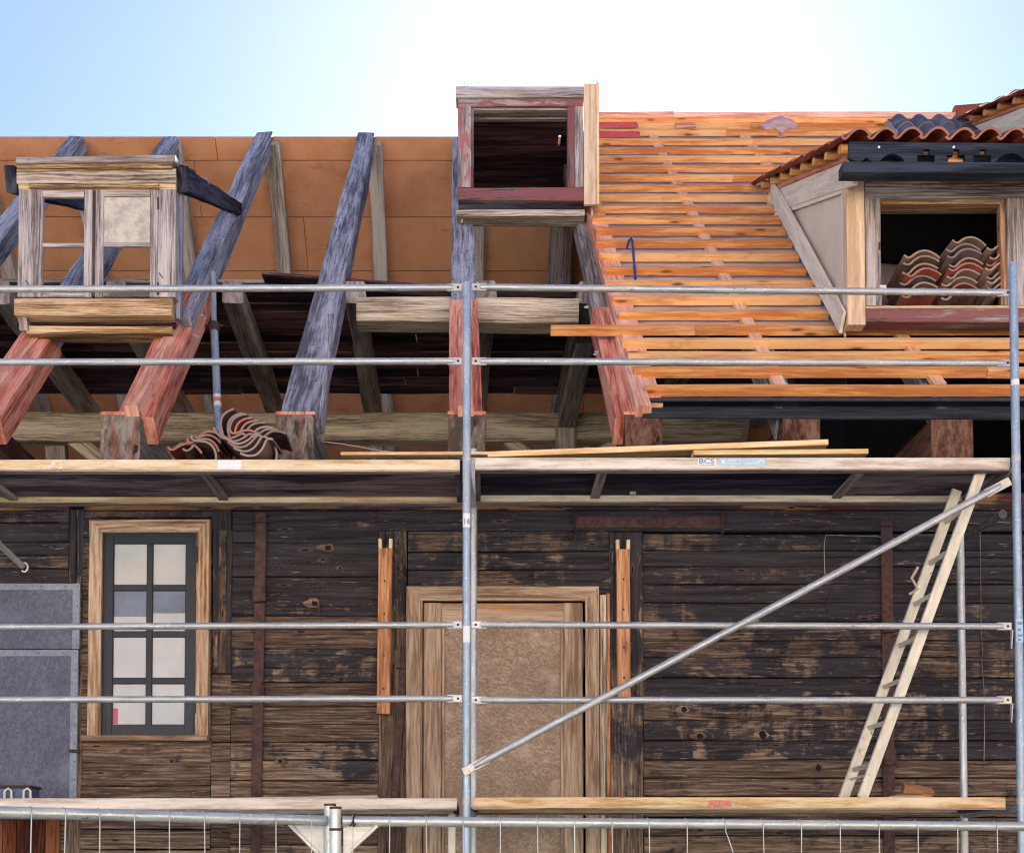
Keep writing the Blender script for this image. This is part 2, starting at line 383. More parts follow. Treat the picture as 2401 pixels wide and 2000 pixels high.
def osb(name,dark,mid,light,rough=.8):
    g=G(name); v=g.uv(); col=None
    base=g.noise(v,30.,3.)
    col=g.mix(base,dark,mid); hsum=base
    for i,(a,sx,sy) in enumerate(((.2,22,120),(1.25,20,100),(2.2,25,126),(-.6,18,98),(.8,32,150),(1.75,13,70))):
        r=g.n('VectorRotate',{'Vector':v,'Angle':a},rotation_type='Z_AXIS')
        vo=g.n('TexVoronoi',{'Vector':g.sc(r,sx,sy),'Scale':1.,'Randomness':1.},out=1)
        vd=g.n('TexVoronoi',{'Vector':g.sc(r,sx,sy),'Scale':1.,'Randomness':1.},out=0)
        w=g.n('SeparateColor',{0:vo},out=0); w2=g.n('SeparateColor',{0:vo},out=1)
        m=g.mul(g.ss(w,.50,.55),g.ss(vd,.38,.46,1.,0.))
        st=g.mix(w2,dark,light)
        gr=g.noise(g.sc(r,8.,220.),1.,3.)
        st=g.mix(g.mul(gr,.35),st,mid)
        col=g.mix(g.mul(m,.52),col,st); hsum=g.mix(m,hsum,w2)
    pat=g.noise(v,2.6,5.,.65); col=g.mix(g.mul(g.ss(pat,.40,.70),.45),col,dark); pa2=g.noise(g.sc(v,1.3,1.1),4.,3.); col=g.mix(g.mul(g.ss(pa2,.52,.72),.35),col,light)
    return g.fin(col,rough,bump=hsum,bstr=.35,bdist=.003,spec=.25)
MT['osb']=osb('oriented_strand_board',(.19,.125,.085),(.33,.24,.17),(.58,.46,.35))
MT['osbblue']=osb('grey_blue_painted_strand_board',(.075,.08,.115),(.135,.145,.20),(.22,.235,.31))
MT['osbedge']=osb('paler_grey_blue_board_rim',(.15,.18,.24),(.27,.31,.38),(.38,.43,.50))
def fibre():
    g=G('orange_brown_fibreboard'); v=g.uv(); tone=g.tone()
    n=g.noise(v,4.,5.,.6); f=g.noise(v,220.,2.)
    col=g.mix(g.mr(n,.3,.7),(.44,.20,.095),(.58,.29,.155))
    col=g.mix(g.mul(g.math('ABSOLUTE',g.math('SUBTRACT',tone,.5)),.5),col,(.68,.36,.18))
    col=g.mix(g.mul(g.ss(f,.5,.75),.35),col,(.33,.14,.05))
    st=g.ss(g.noise(g.sc(v,1.,3.),2.2,6.,.75,.6),.55,.72); col=g.mix(g.mul(st,.55),col,(.22,.11,.06))
    return g.fin(col,.9,bump=f,bstr=.15,bdist=.002,spec=.1)
MT['fibre']=fibre()
def membrane():
    g=G('roof_underlay_membrane'); v=g.uv()
    n=g.noise(g.sc(v,1.5,3.),2.,4.); w=g.noise(g.sc(v,2.,16.),1.,4.,.6,.4)
    col=g.mix(g.mr(n,.3,.7),(.46,.36,.37),(.60,.49,.46))
    return g.fin(col,.75,bump=w,bstr=.6,bdist=.02,spec=.3)
MT['membrane']=membrane()
def galv(name,base=(.50,.53,.56),dirt=.4,metal=.55,rough=.42,blue=0.):
    g=G(name); v=g.uv()
    n=g.noise(g.sc(v,9.,30.),1.,4.); m=g.noise(g.sc(v,2.5,8.),1.,5.,.65,.4); sp=g.noise(g.sc(v,60.,60.),1.,3.)
    col=g.mix(g.mr(n,.3,.7),tuple(x*.72 for x in base),base)
    col=g.mix(g.mul(g.ss(m,.50,.66),dirt),col,(.62,.58,.50))
    col=g.mix(g.mul(g.ss(m,.28,.40,1.,0.),dirt),col,(.16,.14,.12))
    col=g.mix(g.mul(g.ss(sp,.60,.68),.6),col,(.78,.77,.74)); dk=g.noise(g.sc(v,22.,40.),1.,4.,.7); col=g.mix(g.mul(g.ss(dk,.64,.70),.7),col,(.10,.09,.08))
    rs=g.noise(g.sc(v,4.,14.,1.),1.3,5.,.7,.5); col=g.mix(g.mul(g.ss(rs,.68,.74),.6),col,(.20,.085,.035))
    r=g.mr(m,.3,.7,rough-.08,rough+.22)
    mt=g.mr(m,.45,.7,metal,metal*.4)
    return g.fin(col,r,mt,bump=m,bstr=.12,bdist=.003,spec=.5)
MT['galv']=galv('galvanised_steel_tube')
MT['galvb']=galv('bluish_galvanised_tube',(.36,.46,.58),.25)
MT['fence']=galv('galvanised_fence_tube',(.56,.60,.60),.25,.55,.36)
MT['white']=galv('white_painted_steel',(.72,.71,.66),.35,.05,.45)
MT['alu']=galv('dull_aluminium_ladder',(.74,.69,.58),.25,.12,.5)
def rust():
    g=G('rusted_forged_iron'); v=g.uv(); n=g.noise(v,26.,5.,.65); m=g.noise(v,5.,3.)
    col=g.mix(g.mr(n,.35,.65),(.045,.022,.020),(.105,.055,.048)); col=g.mix(g.mul(g.ss(m,.5,.7),.5),col,(.035,.022,.03))
    return g.fin(col,.75,.2,bump=n,bstr=.5,bdist=.004,spec=.35)
MT['rust']=rust()
def clay(name,a,b,c,lich=.4):
    g=G(name); v=g.uv(); tone=g.tone(); r=g.n('ObjectInfo',out=5)
    n=g.noise(v,9.,5.,.6); f=g.noise(v,70.,3.)
    k=g.math('ADD',g.mul(n,.6),g.mul(g.math('FRACT',g.math('ADD',g.mul(tone,3.),g.mul(r,5.))),.6))
    col=g.mix(g.mr(k,.3,.9),a,b); col=g.mix(g.mul(g.ss(g.noise(v,6.,6.,.7,.5),.52,.66),lich),col,c)
    col=g.mix(g.mul(g.ss(f,.6,.72),.3),col,(.45,.40,.36))
    cap=g.ss(tone,1.9,2.0); col=g.mix(g.mul(cap,.7),col,g.mix(n,tuple(min(.42,x*1.4) for x in b),(.33,.28,.26)))
    return g.fin(col,.85,bump=g.math('ADD',n,g.mul(f,.3)),bstr=.35,bdist=.004,spec=.06)
MT['clayred']=clay('red_clay_tile',(.17,.035,.025),(.32,.085,.05),(.10,.05,.06),.5)
MT['claygrey']=clay('grey_weathered_clay_tile',(.06,.06,.09),(.15,.145,.19),(.33,.31,.34),.45)
MT['claymix']=clay('buff_and_brown_clay_tile',(.12,.065,.05),(.30,.20,.155),(.07,.035,.03),.5)
MT['claybrown']=clay('dull_brown_grey_clay_tile',(.085,.045,.045),(.19,.13,.125),(.26,.22,.22),.3)
def plain(name,c,rough=.6,metal=0.,var=.15,scale=12.,bump=.1):
    g=G(name); v=g.uv(); n=g.noise(v,scale,4.,.6)
    col=g.mix(g.mr(n,.3,.7),tuple(x*(1-var) for x in c),tuple(min(1,x*(1+var)) for x in c))
    return g.fin(col,rough,metal,bump=n,bstr=bump,bdist=.003)
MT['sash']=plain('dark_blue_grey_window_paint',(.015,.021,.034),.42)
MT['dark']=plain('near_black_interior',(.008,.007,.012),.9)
MT['zinc']=plain('dark_metal_flashing',(.045,.048,.06),.45,.5,.3,20.)
MT['blue']=plain('blue_painted_steel_bar',(.02,.045,.20),.4)
MT['lime']=plain('lime_green_plastic',(.42,.62,.03),.4)
MT['pinkplastic']=plain('pink_red_plastic',(.52,.10,.13),.5)
MT['rope']=plain('pale_twine',(.55,.45,.38),.9)
MT['sticker']=plain('white_worn_sticker',(.74,.76,.77),.6,0.,.12,60.)
MT['stickerb']=plain('pale_blue_sticker',(.42,.60,.76),.6,0.,.12,40.)
MT['letter']=plain('grey_blue_sticker_print',(.20,.27,.38),.6)
MT['redprint']=plain('faded_red_print',(.62,.22,.18),.7,0.,.3,60.)
MT['rag']=plain('crumpled_pinkish_plastic',(.45,.30,.32),.5,0.,.3,30.,.5)
MT['bolt']=plain('bright_zinc_bolt',(.70,.68,.70),.35,.6)
MT['bluebox']=plain('blue_grey_plastic_case',(.10,.13,.22),.5)
MT['weathpanel']=(lambda g: g.fin(g.mix(g.ss(g.noise(g.uv(),5.,5.,.7),.4,.6),(.37,.35,.33),(.60,.55,.46)),.85,bump=g.noise(g.uv(),160.,3.),bstr=.5,bdist=.003))(G('speckled_weathered_fibre_panel'))
def pane():
    g=G('frosted_window_pane'); pos=g.n('NewGeometry',out=0); z=g.n('SeparateXYZ',{0:pos},out=2)
    v=g.uv(); n=g.noise(v,3.,4.,.55)
    col=g.mix(g.mr(n,.3,.7),(.36,.39,.43),(.49,.50,.51))
    return g.fin(col,.35,bump=n,bstr=.05,bdist=.01,spec=.6,**{'Coat Weight':.12,'Coat Roughness':.04})
MT['pane']=pane()
MT['paneblue']=plain('blue_grey_glass_pane',(.14,.19,.27),.2,0.,.25,4.,.02)
def ground():
    g=G('street_cobbles'); p=g.n('NewGeometry',out=0)
    vo=g.n('TexVoronoi',{'Vector':p,'Scale':8.},out=0); c=g.n('TexVoronoi',{'Vector':p,'Scale':8.},out=1)
    col=g.mix(g.n('SeparateColor',{0:c},out=0),(.34,.31,.27),(.50,.46,.40)); col=g.mix(g.ss(vo,.35,.55),col,(.08,.07,.06))
    return g.fin(col,.85,bump=vo,bstr=.5,bdist=.02)
MT['ground']=ground()

def cheekm():
    g=G('beige_smooth_board'); v=g.uv(); n=g.noise(v,2.5,4.); st=g.noise(g.sc(v,3.,14.),1.,5.,.7)
    col=g.mix(g.mr(n,.3,.7),(.66,.54,.42),(.76,.65,.53)); col=g.mix(g.mul(g.ss(st,.62,.72),.35),col,(.36,.28,.24))
    return g.fin(col,.75,bump=n,bstr=.05,bdist=.003)
MT['cheek']=cheekm()
MT['plaster1']=plain('pale_cream_plaster',(.72,.65,.53),.9,0.,.06,3.)
MT['plaster2']=plain('warm_white_plaster',(.76,.73,.67),.9,0.,.06,3.)
MT['plaster3']=plain('soft_yellow_plaster',(.72,.58,.36),.9,0.,.06,3.)
MT['knotrim']=wood('bare_splintered_wood',(.07,.045,.033),(.17,.115,.082),(.30,.21,.155),crack=.5,fig=.1,knots=0)
MT['tiedark']=galv('grimy_dark_tube',(.16,.15,.15),.3,.3,.5)
SUN_E,SUN_A,AIR,DUST,OZONE,SKYS,SUNP,EXPO=33.5,5.7,.62,.18,2.0,.057,5.,2.4
# ================================================================== SETTING
gm=MB(); gm.quad((-150,-150,0),(150,-150,0),(150,250,0),(-150,250,0))
tag(gm.build('ground',MT['ground'],origin=(0,0,0)),kind='structure')

YW=8.1
house=empty('timber_house',(0,YW,0),'old black plank house, its roof half bare rafters and half new orange battens','house')
H=house
def hx(px,py=1300): return X(px,YW,py)
# ---------------- plank wall (rows of planks between posts, with door, window openings)
wall=MB(); G0=.006
def planks(x0,x1,seams,holes=()):
    for a,b in zip(seams[:-1],seams[1:]):
        z1=Z(a,YW); z0=Z(b,YW)
        segs=[(x0,x1)]
        for (hx0,hx1,hy0,hy1) in holes:
            if a<hy1-4 and b>hy0+4:
                new=[]
                for s0,s1 in segs:
                    if hx1<=s0 or hx0>=s1: new.append((s0,s1)); continue
                    if hx0-s0>.03: new.append((s0,hx0))
                    if s1-hx1>.03: new.append((hx1,s1))
                segs=new
        for s0,s1 in segs:
            t=random.random(); d=random.uniform(0,.012)
            wall.timber((s0+.002,YW+.022+d,(z0+z1)/2),(s1-.002,YW+.022+d,(z0+z1)/2),.044,z1-z0-G0*random.uniform(.3,1.3),(0,0,1),.005,.003,None,t)
def rest(last,step=46):
    o=[]; y=last
    while y<2330: y+=step*random.uniform(.8,1.2); o.append(y)
    return o
W0,W1,WY0,WY1=hx(203),hx(407),1090,1510
holes=[(W0,W1,WY0,WY1)]
dx0,dx1,DY0=hx(866),hx(1200),1228
planks(hx(-700),hx(138),[1010,1047,1072,1110,1138,1165,1203]+rest(1203))
planks(hx(168),hx(434),[1010,1046,1062,1515,1562,1610,1646]+rest(1646,48),holes)
planks(hx(168),hx(182),[1062,1515])
planks(hx(474),hx(776),[1010,1047,1088,1113,1182,1263,1290,1329,1368,1398,1448,1484,1521,1558,1600,1640]+rest(1640))
planks(hx(836),hx(1250),[1088,1130,1168,1228],[])
planks(hx(1319),hx(3290),[1093,1128,1161,1197,1236,1275,1313,1347,1389,1432,1476,1518,1557,1595,1632,1675]+rest(1675,44))
# continuous head beams just under the eaves
for a,b,x0,x1 in ((1010,1047,434,3290),(1047,1090,776,3290)):
    wall.timber((hx(x0),YW+.018,(Z(a,YW)+Z(b,YW))/2),(hx(x1),YW+.018,(Z(a,YW)+Z(b,YW))/2),.05,Z(a,YW)-Z(b,YW)-.005,(0,0,1),.004,.002)
wall.pbox(434,1047,474,1088,YW,.05)
# posts and vertical boards
def post(x0,x1,y0,y1=2400,proud=.006,jit=.002,tone=None):
    wall.box(hx(x0,1450),hx(x1,1450),YW-proud,YW+.06,Z(y1,YW),Z(y0,YW),.004,tone,jit)
post(138,153,1046); post(153,168,1046,proud=.003)
post(434,446,1088,1380,.004); post(446,463,1088,1380,.01); post(463,474,1088,1380,.003)
planks(hx(434),hx(474),[1380,1448,1484,1521,1560,1600,1640]+rest(1640))
post(776,790,1090,proud=.002); post(790,834,1090,proud=.007)
post(1250,1319,1092,proud=.012,jit=.004,tone=.6)
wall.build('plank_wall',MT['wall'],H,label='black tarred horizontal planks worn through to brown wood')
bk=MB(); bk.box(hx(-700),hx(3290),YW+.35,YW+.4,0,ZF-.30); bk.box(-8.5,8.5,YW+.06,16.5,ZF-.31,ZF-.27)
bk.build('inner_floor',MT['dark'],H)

# ---------------- window
wn=empty('window',(hx(305),YW,Z(1515,YW)),parent=H)
fr=MB(); yf=YW-.045
def miter(x0,x1,y0,y1,Yf,d,edge):   # casing piece with mitred ends, rectangle outline to inner rectangle
    pass
ox0,ox1,oy0=X(181,yf,1290),X(428,yf,1290),Z(1065,yf); ix0,ix1,iy0=X(207,yf,1290),X(402,yf,1290),Z(1091,yf); zb=Z(1508,yf)
fr.prism([(ox0,yf,oy0),(ox1,yf,oy0),(ix1,yf,iy0),(ix0,yf,iy0)],(0,.05,0),.3,(1,0,0))
fr.build('window_head_casing',MT['winframe'],wn,label='reddish grained top casing')
fr=MB()
fr.prism([(ox0,yf-.001,zb),(ox0,yf-.001,oy0),(ix0,yf-.001,iy0),(ix0,yf-.001,zb)],(0,.05,0),.75,(0,0,1))
fr.prism([(ix1,yf-.001,zb),(ix1,yf-.001,iy0),(ox1,yf-.001,oy0),(ox1,yf-.001,zb)],(0,.05,0),.55,(0,0,1))
fr.build('window_side_casing',MT['winframe'],wn)
sl=MB(); sl.pbox(165,1507,424,1518,YW-.075,.085); sl.build('window_sill',MT['dooro'],wn)
ys=YW-.015; sx0,sx1=X(205,ys,1290),X(404,ys,1290)
sa=MB()
cols=[(231.5,299),(312,379)]; rows=[(1114.6,1197.7),(1210.6,1293),(1305.8,1388.5),(1401.8,1484.6)]
cx=[X(c,ys,1290) for p in cols for c in p]; rz=[Z(r,ys) for p in rows for r in p]
zt,zbt=Z(1091,ys),Z(1508,ys)
sa.box(sx0,cx[0],ys,ys+.04,zbt,zt); sa.box(cx[3],sx1,ys,ys+.04,zbt,zt)
sa.box(cx[0],cx[3],ys+.002,ys+.038,rz[0],zt-.001); sa.box(cx[0],cx[3],ys+.002,ys+.038,zbt+.001,rz[7])
sa.box(cx[1],cx[2],ys+.004,ys+.036,rz[7],rz[0])
for i in (1,3,5): 
    sa.box(cx[0],cx[1],ys+.006,ys+.034,rz[i+1],rz[i]); sa.box(cx[2],cx[3],ys+.006,ys+.034,rz[i+1],rz[i])
so=sa.build('window_sash',MT['sash'],wn)
for r in range(4):
    for c in range(2):
        pm=MB(); pm.box(cx[2*c]+.001,cx[2*c+1]-.001,ys+.016,ys+.020,rz[2*r+1]+.001,rz[2*r]-.001,.0005)
        if r==1:   # second row is split: grey blue above, pale below
            zc=Z(1263 if c==0 else 1256,ys)
            pm=MB(); pm.box(cx[2*c]+.001,cx[2*c+1]-.001,ys+.016,ys+.020,rz[3]+.001,zc,.0005); pm.build('window_pane',MT['pane'],wn)
            pm=MB(); pm.box(cx[2*c]+.001,cx[2*c+1]-.001,ys+.0165,ys+.0205,zc,rz[2]-.001,.0005); pm.build('window_pane',MT['paneblue'],wn,label='blue grey half pane')
        else: pm.build('window_pane',MT['pane'],wn)
it=MB(); it.pbox(232,1452,242,1484,ys+.0145,.001); it.build('pink_film',MT['pinkplastic'],wn)
for (x,y) in ((404,1120),(400,1430)): hg=MB(); hg.pbox(x-3,y,x+2,y+32,yf-.006,.01); hg.build('window_hinge',MT['sash'],wn)
for (a,b,sx,sy) in ((215,1097,1,1),(395,1097,-1,1),(215,1502,1,-1),(395,1502,-1,-1)):
    hg=MB()
    for q in range(2):
        if q==0: p=[P(a,b,ys-.002),P(a+sx*26,b,ys-.002)]
        else: p=[P(a,b,ys-.002),P(a,b+sy*26,ys-.002)]
        hg.timber(p[0]+V((0,0,-.006*sy)),p[1]+V((0,0,-.006*sy)),.003,.009,(0,0,1) if q==0 else (1,0,0),.001)
    hg.build('corner_bracket',MT['sash'],wn)

# ---------------- boarded door
dr=empty('boarded_door',(hx(1030),YW,0),parent=H)
yd=YW-.05
cz=Z(1202,yd); iz=Z(1230,yd)
a0,a1,b0,b1=X(833,yd,1450),X(1229,yd,1450),X(865,yd,1450),X(1202,yd,1450)
d=MB(); d.prism([(a0,yd,cz),(a1,yd,cz),(b1,yd,iz),(b0,yd,iz)],(0,.055,0),.6,(1,0,0))
d.prism([(a0,yd-.001,.02),(a0,yd-.001,cz),(b0,yd-.001,iz),(b0,yd-.001,.02)],(0,.055,0),.55,(0,0,1))
d.prism([(b1,yd-.001,.02),(b1,yd-.001,iz),(a1,yd-.001,cz),(a1,yd-.001,.02)],(0,.055,0),.45,(0,0,1))
d.box(b0-.012,b0+.004,yd-.008,yd+.02,.02,iz+.012); d.box(b1-.004,b1+.012,yd-.008,yd+.02,.02,iz+.012); d.box(b0-.012,b1+.012,yd-.0085,yd+.02,iz-.004,iz+.012)
d.build('door_frame',MT['dooro'],dr)
yl=YW-.018; zt=Z(1236,yl)
l=MB(); xs=[X(q,yl,1450) for q in (868,906,1156,1196)]
l.box(xs[0],xs[1],yl,yl+.045,.03,zt,.005,.35); l.box(xs[2],xs[3],yl,yl+.045,.03,zt,.005,.7)
l.box(xs[1],xs[2],yl+.002,yl+.043,Z(1274,yl),zt-.001,.005,.8)
l.box(xs[1]+.001,xs[1]+.018,yl-.006,yl+.03,.03,Z(1276,yl),.004,.8); l.box(xs[2]-.020,xs[2]-.001,yl-.006,yl+.03,.03,Z(1276,yl),.004,.8)
lo=l.build('door_leaf',MT['dooro'],dr)
o=MB(); o.box(xs[1]+.018,xs[2]-.020,yl+.012,yl+.026,.03,Z(1275,yl),.001,.5); o.build('strand_board_panel',MT['osb'],dr)
for y0 in (1308,1530):
    h=MB(); h.tube([P(1197.5,y0,yl-.008),P(1197,y0+62,yl-.008)],.006,8); h.build('door_hinge',MT['rust'],dr)
e=MB(); e.box(X(1229.5,YW,1450),X(1243,YW,1450),YW-.035,YW+.02,.02,Z(1222,YW),.003,.4); e.build('door_trim',MT['palebeam'],dr)
e=MB(); e.box(X(1243.5,YW,1450),X(1251,YW,1450),YW-.02,YW+.02,.02,Z(1218,YW),.003,.1); e.build('door_trim',MT['stick'],dr)

# ---------------- strand-board hatch on the left, red plank door below
ht=empty('boarded_hatch',(hx(0),YW,Z(1680,YW)),parent=H)
yh=YW-.045
for (y0,y1,xr) in ((1196,1330,163),(1332,1679,158)):
    xr=X(xr,yh,(y0+y1)/2); xl=hx(-560); z1,z0=Z(y0,yh),Z(y1,yh)
    k=MB(); k.box(xl,xr-.045,yh+.004,yh+.02,z0+(.04 if y1>1600 else 0),z1-.04,.001,.5); k.build('strand_board_panel',MT['osbblue'],ht)
    k=MB(); k.box(xr-.048,xr,yh,yh+.025,z0,z1,.002,.5); k.box(xl,xr-.048,yh+.001,yh+.024,z1-.043,z1,.002,.5)
    if y1>1600: k.box(xl,xr-.048,yh+.001,yh+.024,z0,z0+.043,.002,.5)
    k.build('board_rim',MT['osbedge'],ht)
    k=MB()
    n=int((z1-z0)/.12)
    for i in range(n+1): k=MB(); k.tube([(xr-.015,yh-.001,z0+.02+(z1-z0-.04)*i/max(1,n)),(xr-.015,yh+.005,z0+.02+(z1-z0-.04)*i/max(1,n))],.004,8); k.build('screw_head',MT['dark'],ht)
    for i in range(6): k=MB(); k.tube([(xr-.1-.16*i,yh-.001,z1-.02),(xr-.1-.16*i,yh+.005,z1-.02)],.004,8); k.build('screw_head',MT['dark'],ht)
k=MB(); k.timber(P(142,1539,yh-.02),P(164,1540,yh-.02),.02,.022,(0,0,1),.006); k.build('hatch_latch',MT['rust'],ht)
pd=MB(); x=hx(-500)
while x<hx(128):
    w=random.uniform(.085,.12); pd.box(x,min(x+w-.004,hx(129)),YW-.012,YW+.02,.02,Z(1681,YW),.004); x+=w
pd.build('red_plank_door',MT['redboards'],H)
# ---------------- straps of forged iron
def strap(name,x0,y0,x1,y1,w,clips=(),bolts=(),proud=.012):
    Y=YW-.012
    s=MB(); a,b=P(x0,y0,Y),P(x1,y1,Y); s.timber(a,b,w,.012,(0,1,0),.003,.0015,24)
    so=s.build(name,MT['rust'],H)
    for t in clips:
        c=a.lerp(b,t); d=(b-a).normalized(); n=V((0,1,0)).cross(d)
        q=MB(); q.tube([c-n*(w*.95)+V((0,.01,0)),c-n*(w*.8)+V((0,-.018,0)),c+n*(w*.8)+V((0,-.018,0)),c+n*(w*.95)+V((0,.01,0))],.005,8); q.build('iron_staple',MT['rust'],so)
    for t in bolts:
        c=a.lerp(b,t); q=MB(); q.timber(c+V((-.004,-.03,.05)),c+V((.006,-.03,-.05)),.088,.045,(0,1,0),.02); q.build('iron_bolt',MT['rust'],so)
strap('iron_strap',535.5,1052,520,1990,.072,(.02,),(.182,.392))
strap('iron_strap',1818,1068,1826,1990,.078,(.012,),(.235,.53))
strap('iron_strap',1178,1070,1484,1071,.082,(.0,.012,.985,.998),())
strap('iron_strap',828,1366,798,1800,.050,(.01,),())
for i in range(6): fx=MB(); fx.tube([P(1215+48*i,1069,YW-.028),P(1215+48*i,1069,YW-.012)],.011,10); fx.build('iron_rivet',MT['rust'],H)
hk=MB(); hk.tube([P(1172,1093,YW),P(1172,1093,YW-.03),P(1171,1103,YW-.035),P(1175,1108,YW-.035),P(1180,1104,YW-.035),P(1181,1097,YW-.035)],.005,8); hk.build('iron_hook',MT['rust'],H)
for (x0,y0,x1,y1) in ((655,1232,653,1262),(1706,1213,1697,1250),(1982,1214,1980,1240),(1722,1316,1713,1325)):
    q=MB(); q.tube([P(x0,y0,YW-.03),P(x1,y1,YW-.02),P(x1,y1+2,YW+.01)],.0055,8); q.build('iron_spike',MT['rust'],H)
# thin cable on the right
cb=MB()
for pts in ([(2070,1072),(2045,1070),(2012,1074),(1975,1070),(1960,1068)],[(1862,1108),(1830,1104),(1800,1100)],[(1800,1100),(1693,1097),(1690,1120),(1691,1160),(1692,1178)],[(2010,1090),(2011,1180),(2012,1260),(2012,1300),(2016,1335),(2013,1350),(2018,1420),(2019,1500),(2018,1560)]):
    cb.tube([P(a,b,YW-.012) for a,b in pts],.0028,6)
cb.build('wall_cable',MT['strut'],H)
for k,(x,y,rw,rh,halo) in enumerate(((673,1123,8,6,2),(645,1237,7,6,2.4),(662,1148,4,3,2.2),(632,1152,3,3,0),(1306,1309,10,11,0),(1090,1180,6,4,0),(932,1078,8,5,0),(697,1164,3,3,1.8),(1403,1454,6,6,2),(1435,1509,8,6,1.8),(1564,1506,8,9,1.6),(1678,1574,6,7,1.7),(700,1392,5,3,2),(1276,1325,3,3,0),(1130,1206,0,0,0),(575,1560,5,4,2),(585,1690,6,4,1.8),(1500,1640,5,4,1.8),(352,1560,4,3,2))):
    if rw==0: continue
    if halo:
        q=MB(); q.prism([P(x+rw*(1+(halo-1)*.6)*(.8+.5*random.random())*math.cos(t)-rw*(1.1 if math.cos(t)<-.8 else 0),y+rh*(1+(halo-1)*.45)*(.7+.5*random.random())*math.sin(t),YW-.0022) for t in [2*math.pi*i/14 for i in range(14)]],(0,.012,0),.5,(1,0,0)); kh=q.build('splintered_rim',MT['knotrim'],H)
    q=MB(); q.prism([P(x+rw*(.7+.5*random.random())*math.cos(t),y+rh*(.7+.5*random.random())*math.sin(t),YW-.0040) for t in [2*math.pi*i/11 for i in range(11)]],(0,.012,0),.5,(1,0,0)); q.build('knot_hole',MT['dark'],H)
for (nm,x0,y0,x1,y1) in (('door_stick',790,1124,786,1463),('door_stick',1278,1126,1280,1436)):
    xa,xb=X(x0,YW-.07,y0),X(x1,YW-.07,y1); za,zb_=Z(y0,YW-.07),Z(y1,YW-.07)
    q=MB(); q.timber((xb,YW-.045,zb_),(xa,YW-.045,za),.088,.06,(0,1,0),.004,.001)
    so=q.build('upright_batten',MT['stick'],H)
    for s in (-1,1): q=MB(); q.timber((xa+s*.034,YW-.045,za-.02),(xa+s*.036,YW-.045,za+.065),.022,.05,(0,1,0),.003); q.build('fork_prong',MT['planed'],so)
    q=MB(); zz=Z(1232,YW)
    for t in (.15,.35,.6,.8): q=MB(); q.tube([(xb+(xa-xb)*t,YW-.078,zb_+(za-zb_)*t),(xb+(xa-xb)*t,YW-.074,zb_+(za-zb_)*t)],.007,8); q.build('screw_head',MT['rust'],so)

# ================================================================== ROOF FRAME
def onroof(px,py,off=0.): return hit(px,py,off)
def rafter(pt,pb,w,mat,Ytop,Ybot,h=.17,name='rafter',jit=.007,w0=None,label=None):
    """pt, pb: two measured points on the rafter's outer face"""
    a=onroof(*pt); b=onroof(*pb)
    def at(Y):
        t=(Y-b.y)/(a.y-b.y); return V((b.x+(a.x-b.x)*t, Y, roofz(Y)))
    p0,p1=at(Ybot),at(Ytop)
    q=MB(); q.timber(p0-NRM*h/2,p1-NRM*h/2,w0 or w,h,NRM,.012,jit,None,None,w)
    q.build(name,mat,H,label=label); return p0,p1,at
rc={}
rdat={0:((148,290),(15,450)),1:((342,290),(-30,845)),2:((540,275),(284,842)),3:((750,278),(614,845)),4:((946,300),(955,842)),5:((1166,300),(1292,846))}
tops={0:12.05,1:12.05,2:12.16,3:12.14,4:12.05,5:12.0}
for i,(pt,pb) in rdat.items():
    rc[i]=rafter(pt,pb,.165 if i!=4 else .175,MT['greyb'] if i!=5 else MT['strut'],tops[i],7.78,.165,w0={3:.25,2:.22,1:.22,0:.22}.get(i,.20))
# rafters hidden under the new covering still carry it
for x in (1.95,3.0,4.05,5.1): rafter((1000+x*2490/12,300),(1000+x*2490/7.9,840),.16,MT['grey'],12.0,7.78,.165)
# new pink timber scarfed on to the lower ends
def overlay(i,Y0,Y1,w,mat,t=.02,name='repair_timber',dx=0.,off=0.,h=None,label=None):
    at=rc[i][2]; h=h or t
    q=MB(); q.timber(at(Y0)+NRM*(off+h/2)+V((dx,0,0)),at(Y1)+NRM*(off+h/2)+V((dx,0,0)),w,h,NRM,.004,.001,4); return q.build(name,mat,H,label=label)
for i,Yt in ((1,8.72),(2,9.30),(4,9.10),(5,9.0)):
    at=rc[i][2]; q=MB(); q.timber(at(7.76)-NRM*.083,at(Yt)-NRM*.083,.240 if i in(1,2) else .216,.190,NRM,.006,.002,6)
    q.build('repair_timber',MT['pink'],H,label='salmon pink scarfed rafter foot')
for i,Yt in ((1,8.62),(2,8.85),(4,8.95),(5,8.95)):
    at=rc[i][2]; q=MB(); s=-1 if i!=5 else 1
    q.timber(at(7.74)+NRM*.040+V((.0 if i!=5 else .07,0,0)),at(Yt)+NRM*.012+V((0 if i!=5 else .05,0,0)),.085 if i<4 else .10,.12,NRM,.004,.0,1,None,.085,.02)
    q.build('sprocket',MT['pinkl'],H)
# second grey timber beside rafter 3, wedge shaped
at=rc[3][2]; q=MB(); q.timber(at(7.80)+V((.115,0,0))-NRM*.10,at(8.9)+V((.06,0,0))-NRM*.06,.06,.16,NRM,.01,.004,6); q.build('rafter_side_plank',MT['grey'],H)
# stub of the crooked rafter 4 under the dormer, bolts
for i,ys_ in ((2,(8.75,8.82,9.0,9.05,9.25)),(5,(8.55,8.6,8.85,9.2))):
    at=rc[i][2]; s=1 if i==2 else -1
    for k,y in enumerate(ys_):
        c=at(y)+V((s*.104,0,0))-NRM*(.05+.05*(k%2)); q=MB(); q.tube([c,c+V((s*.02,0,0))],.012,6); q.tube([c,c+V((s*.035,0,0))],.006,6); q.build('coach_bolt',MT['bolt'],H)
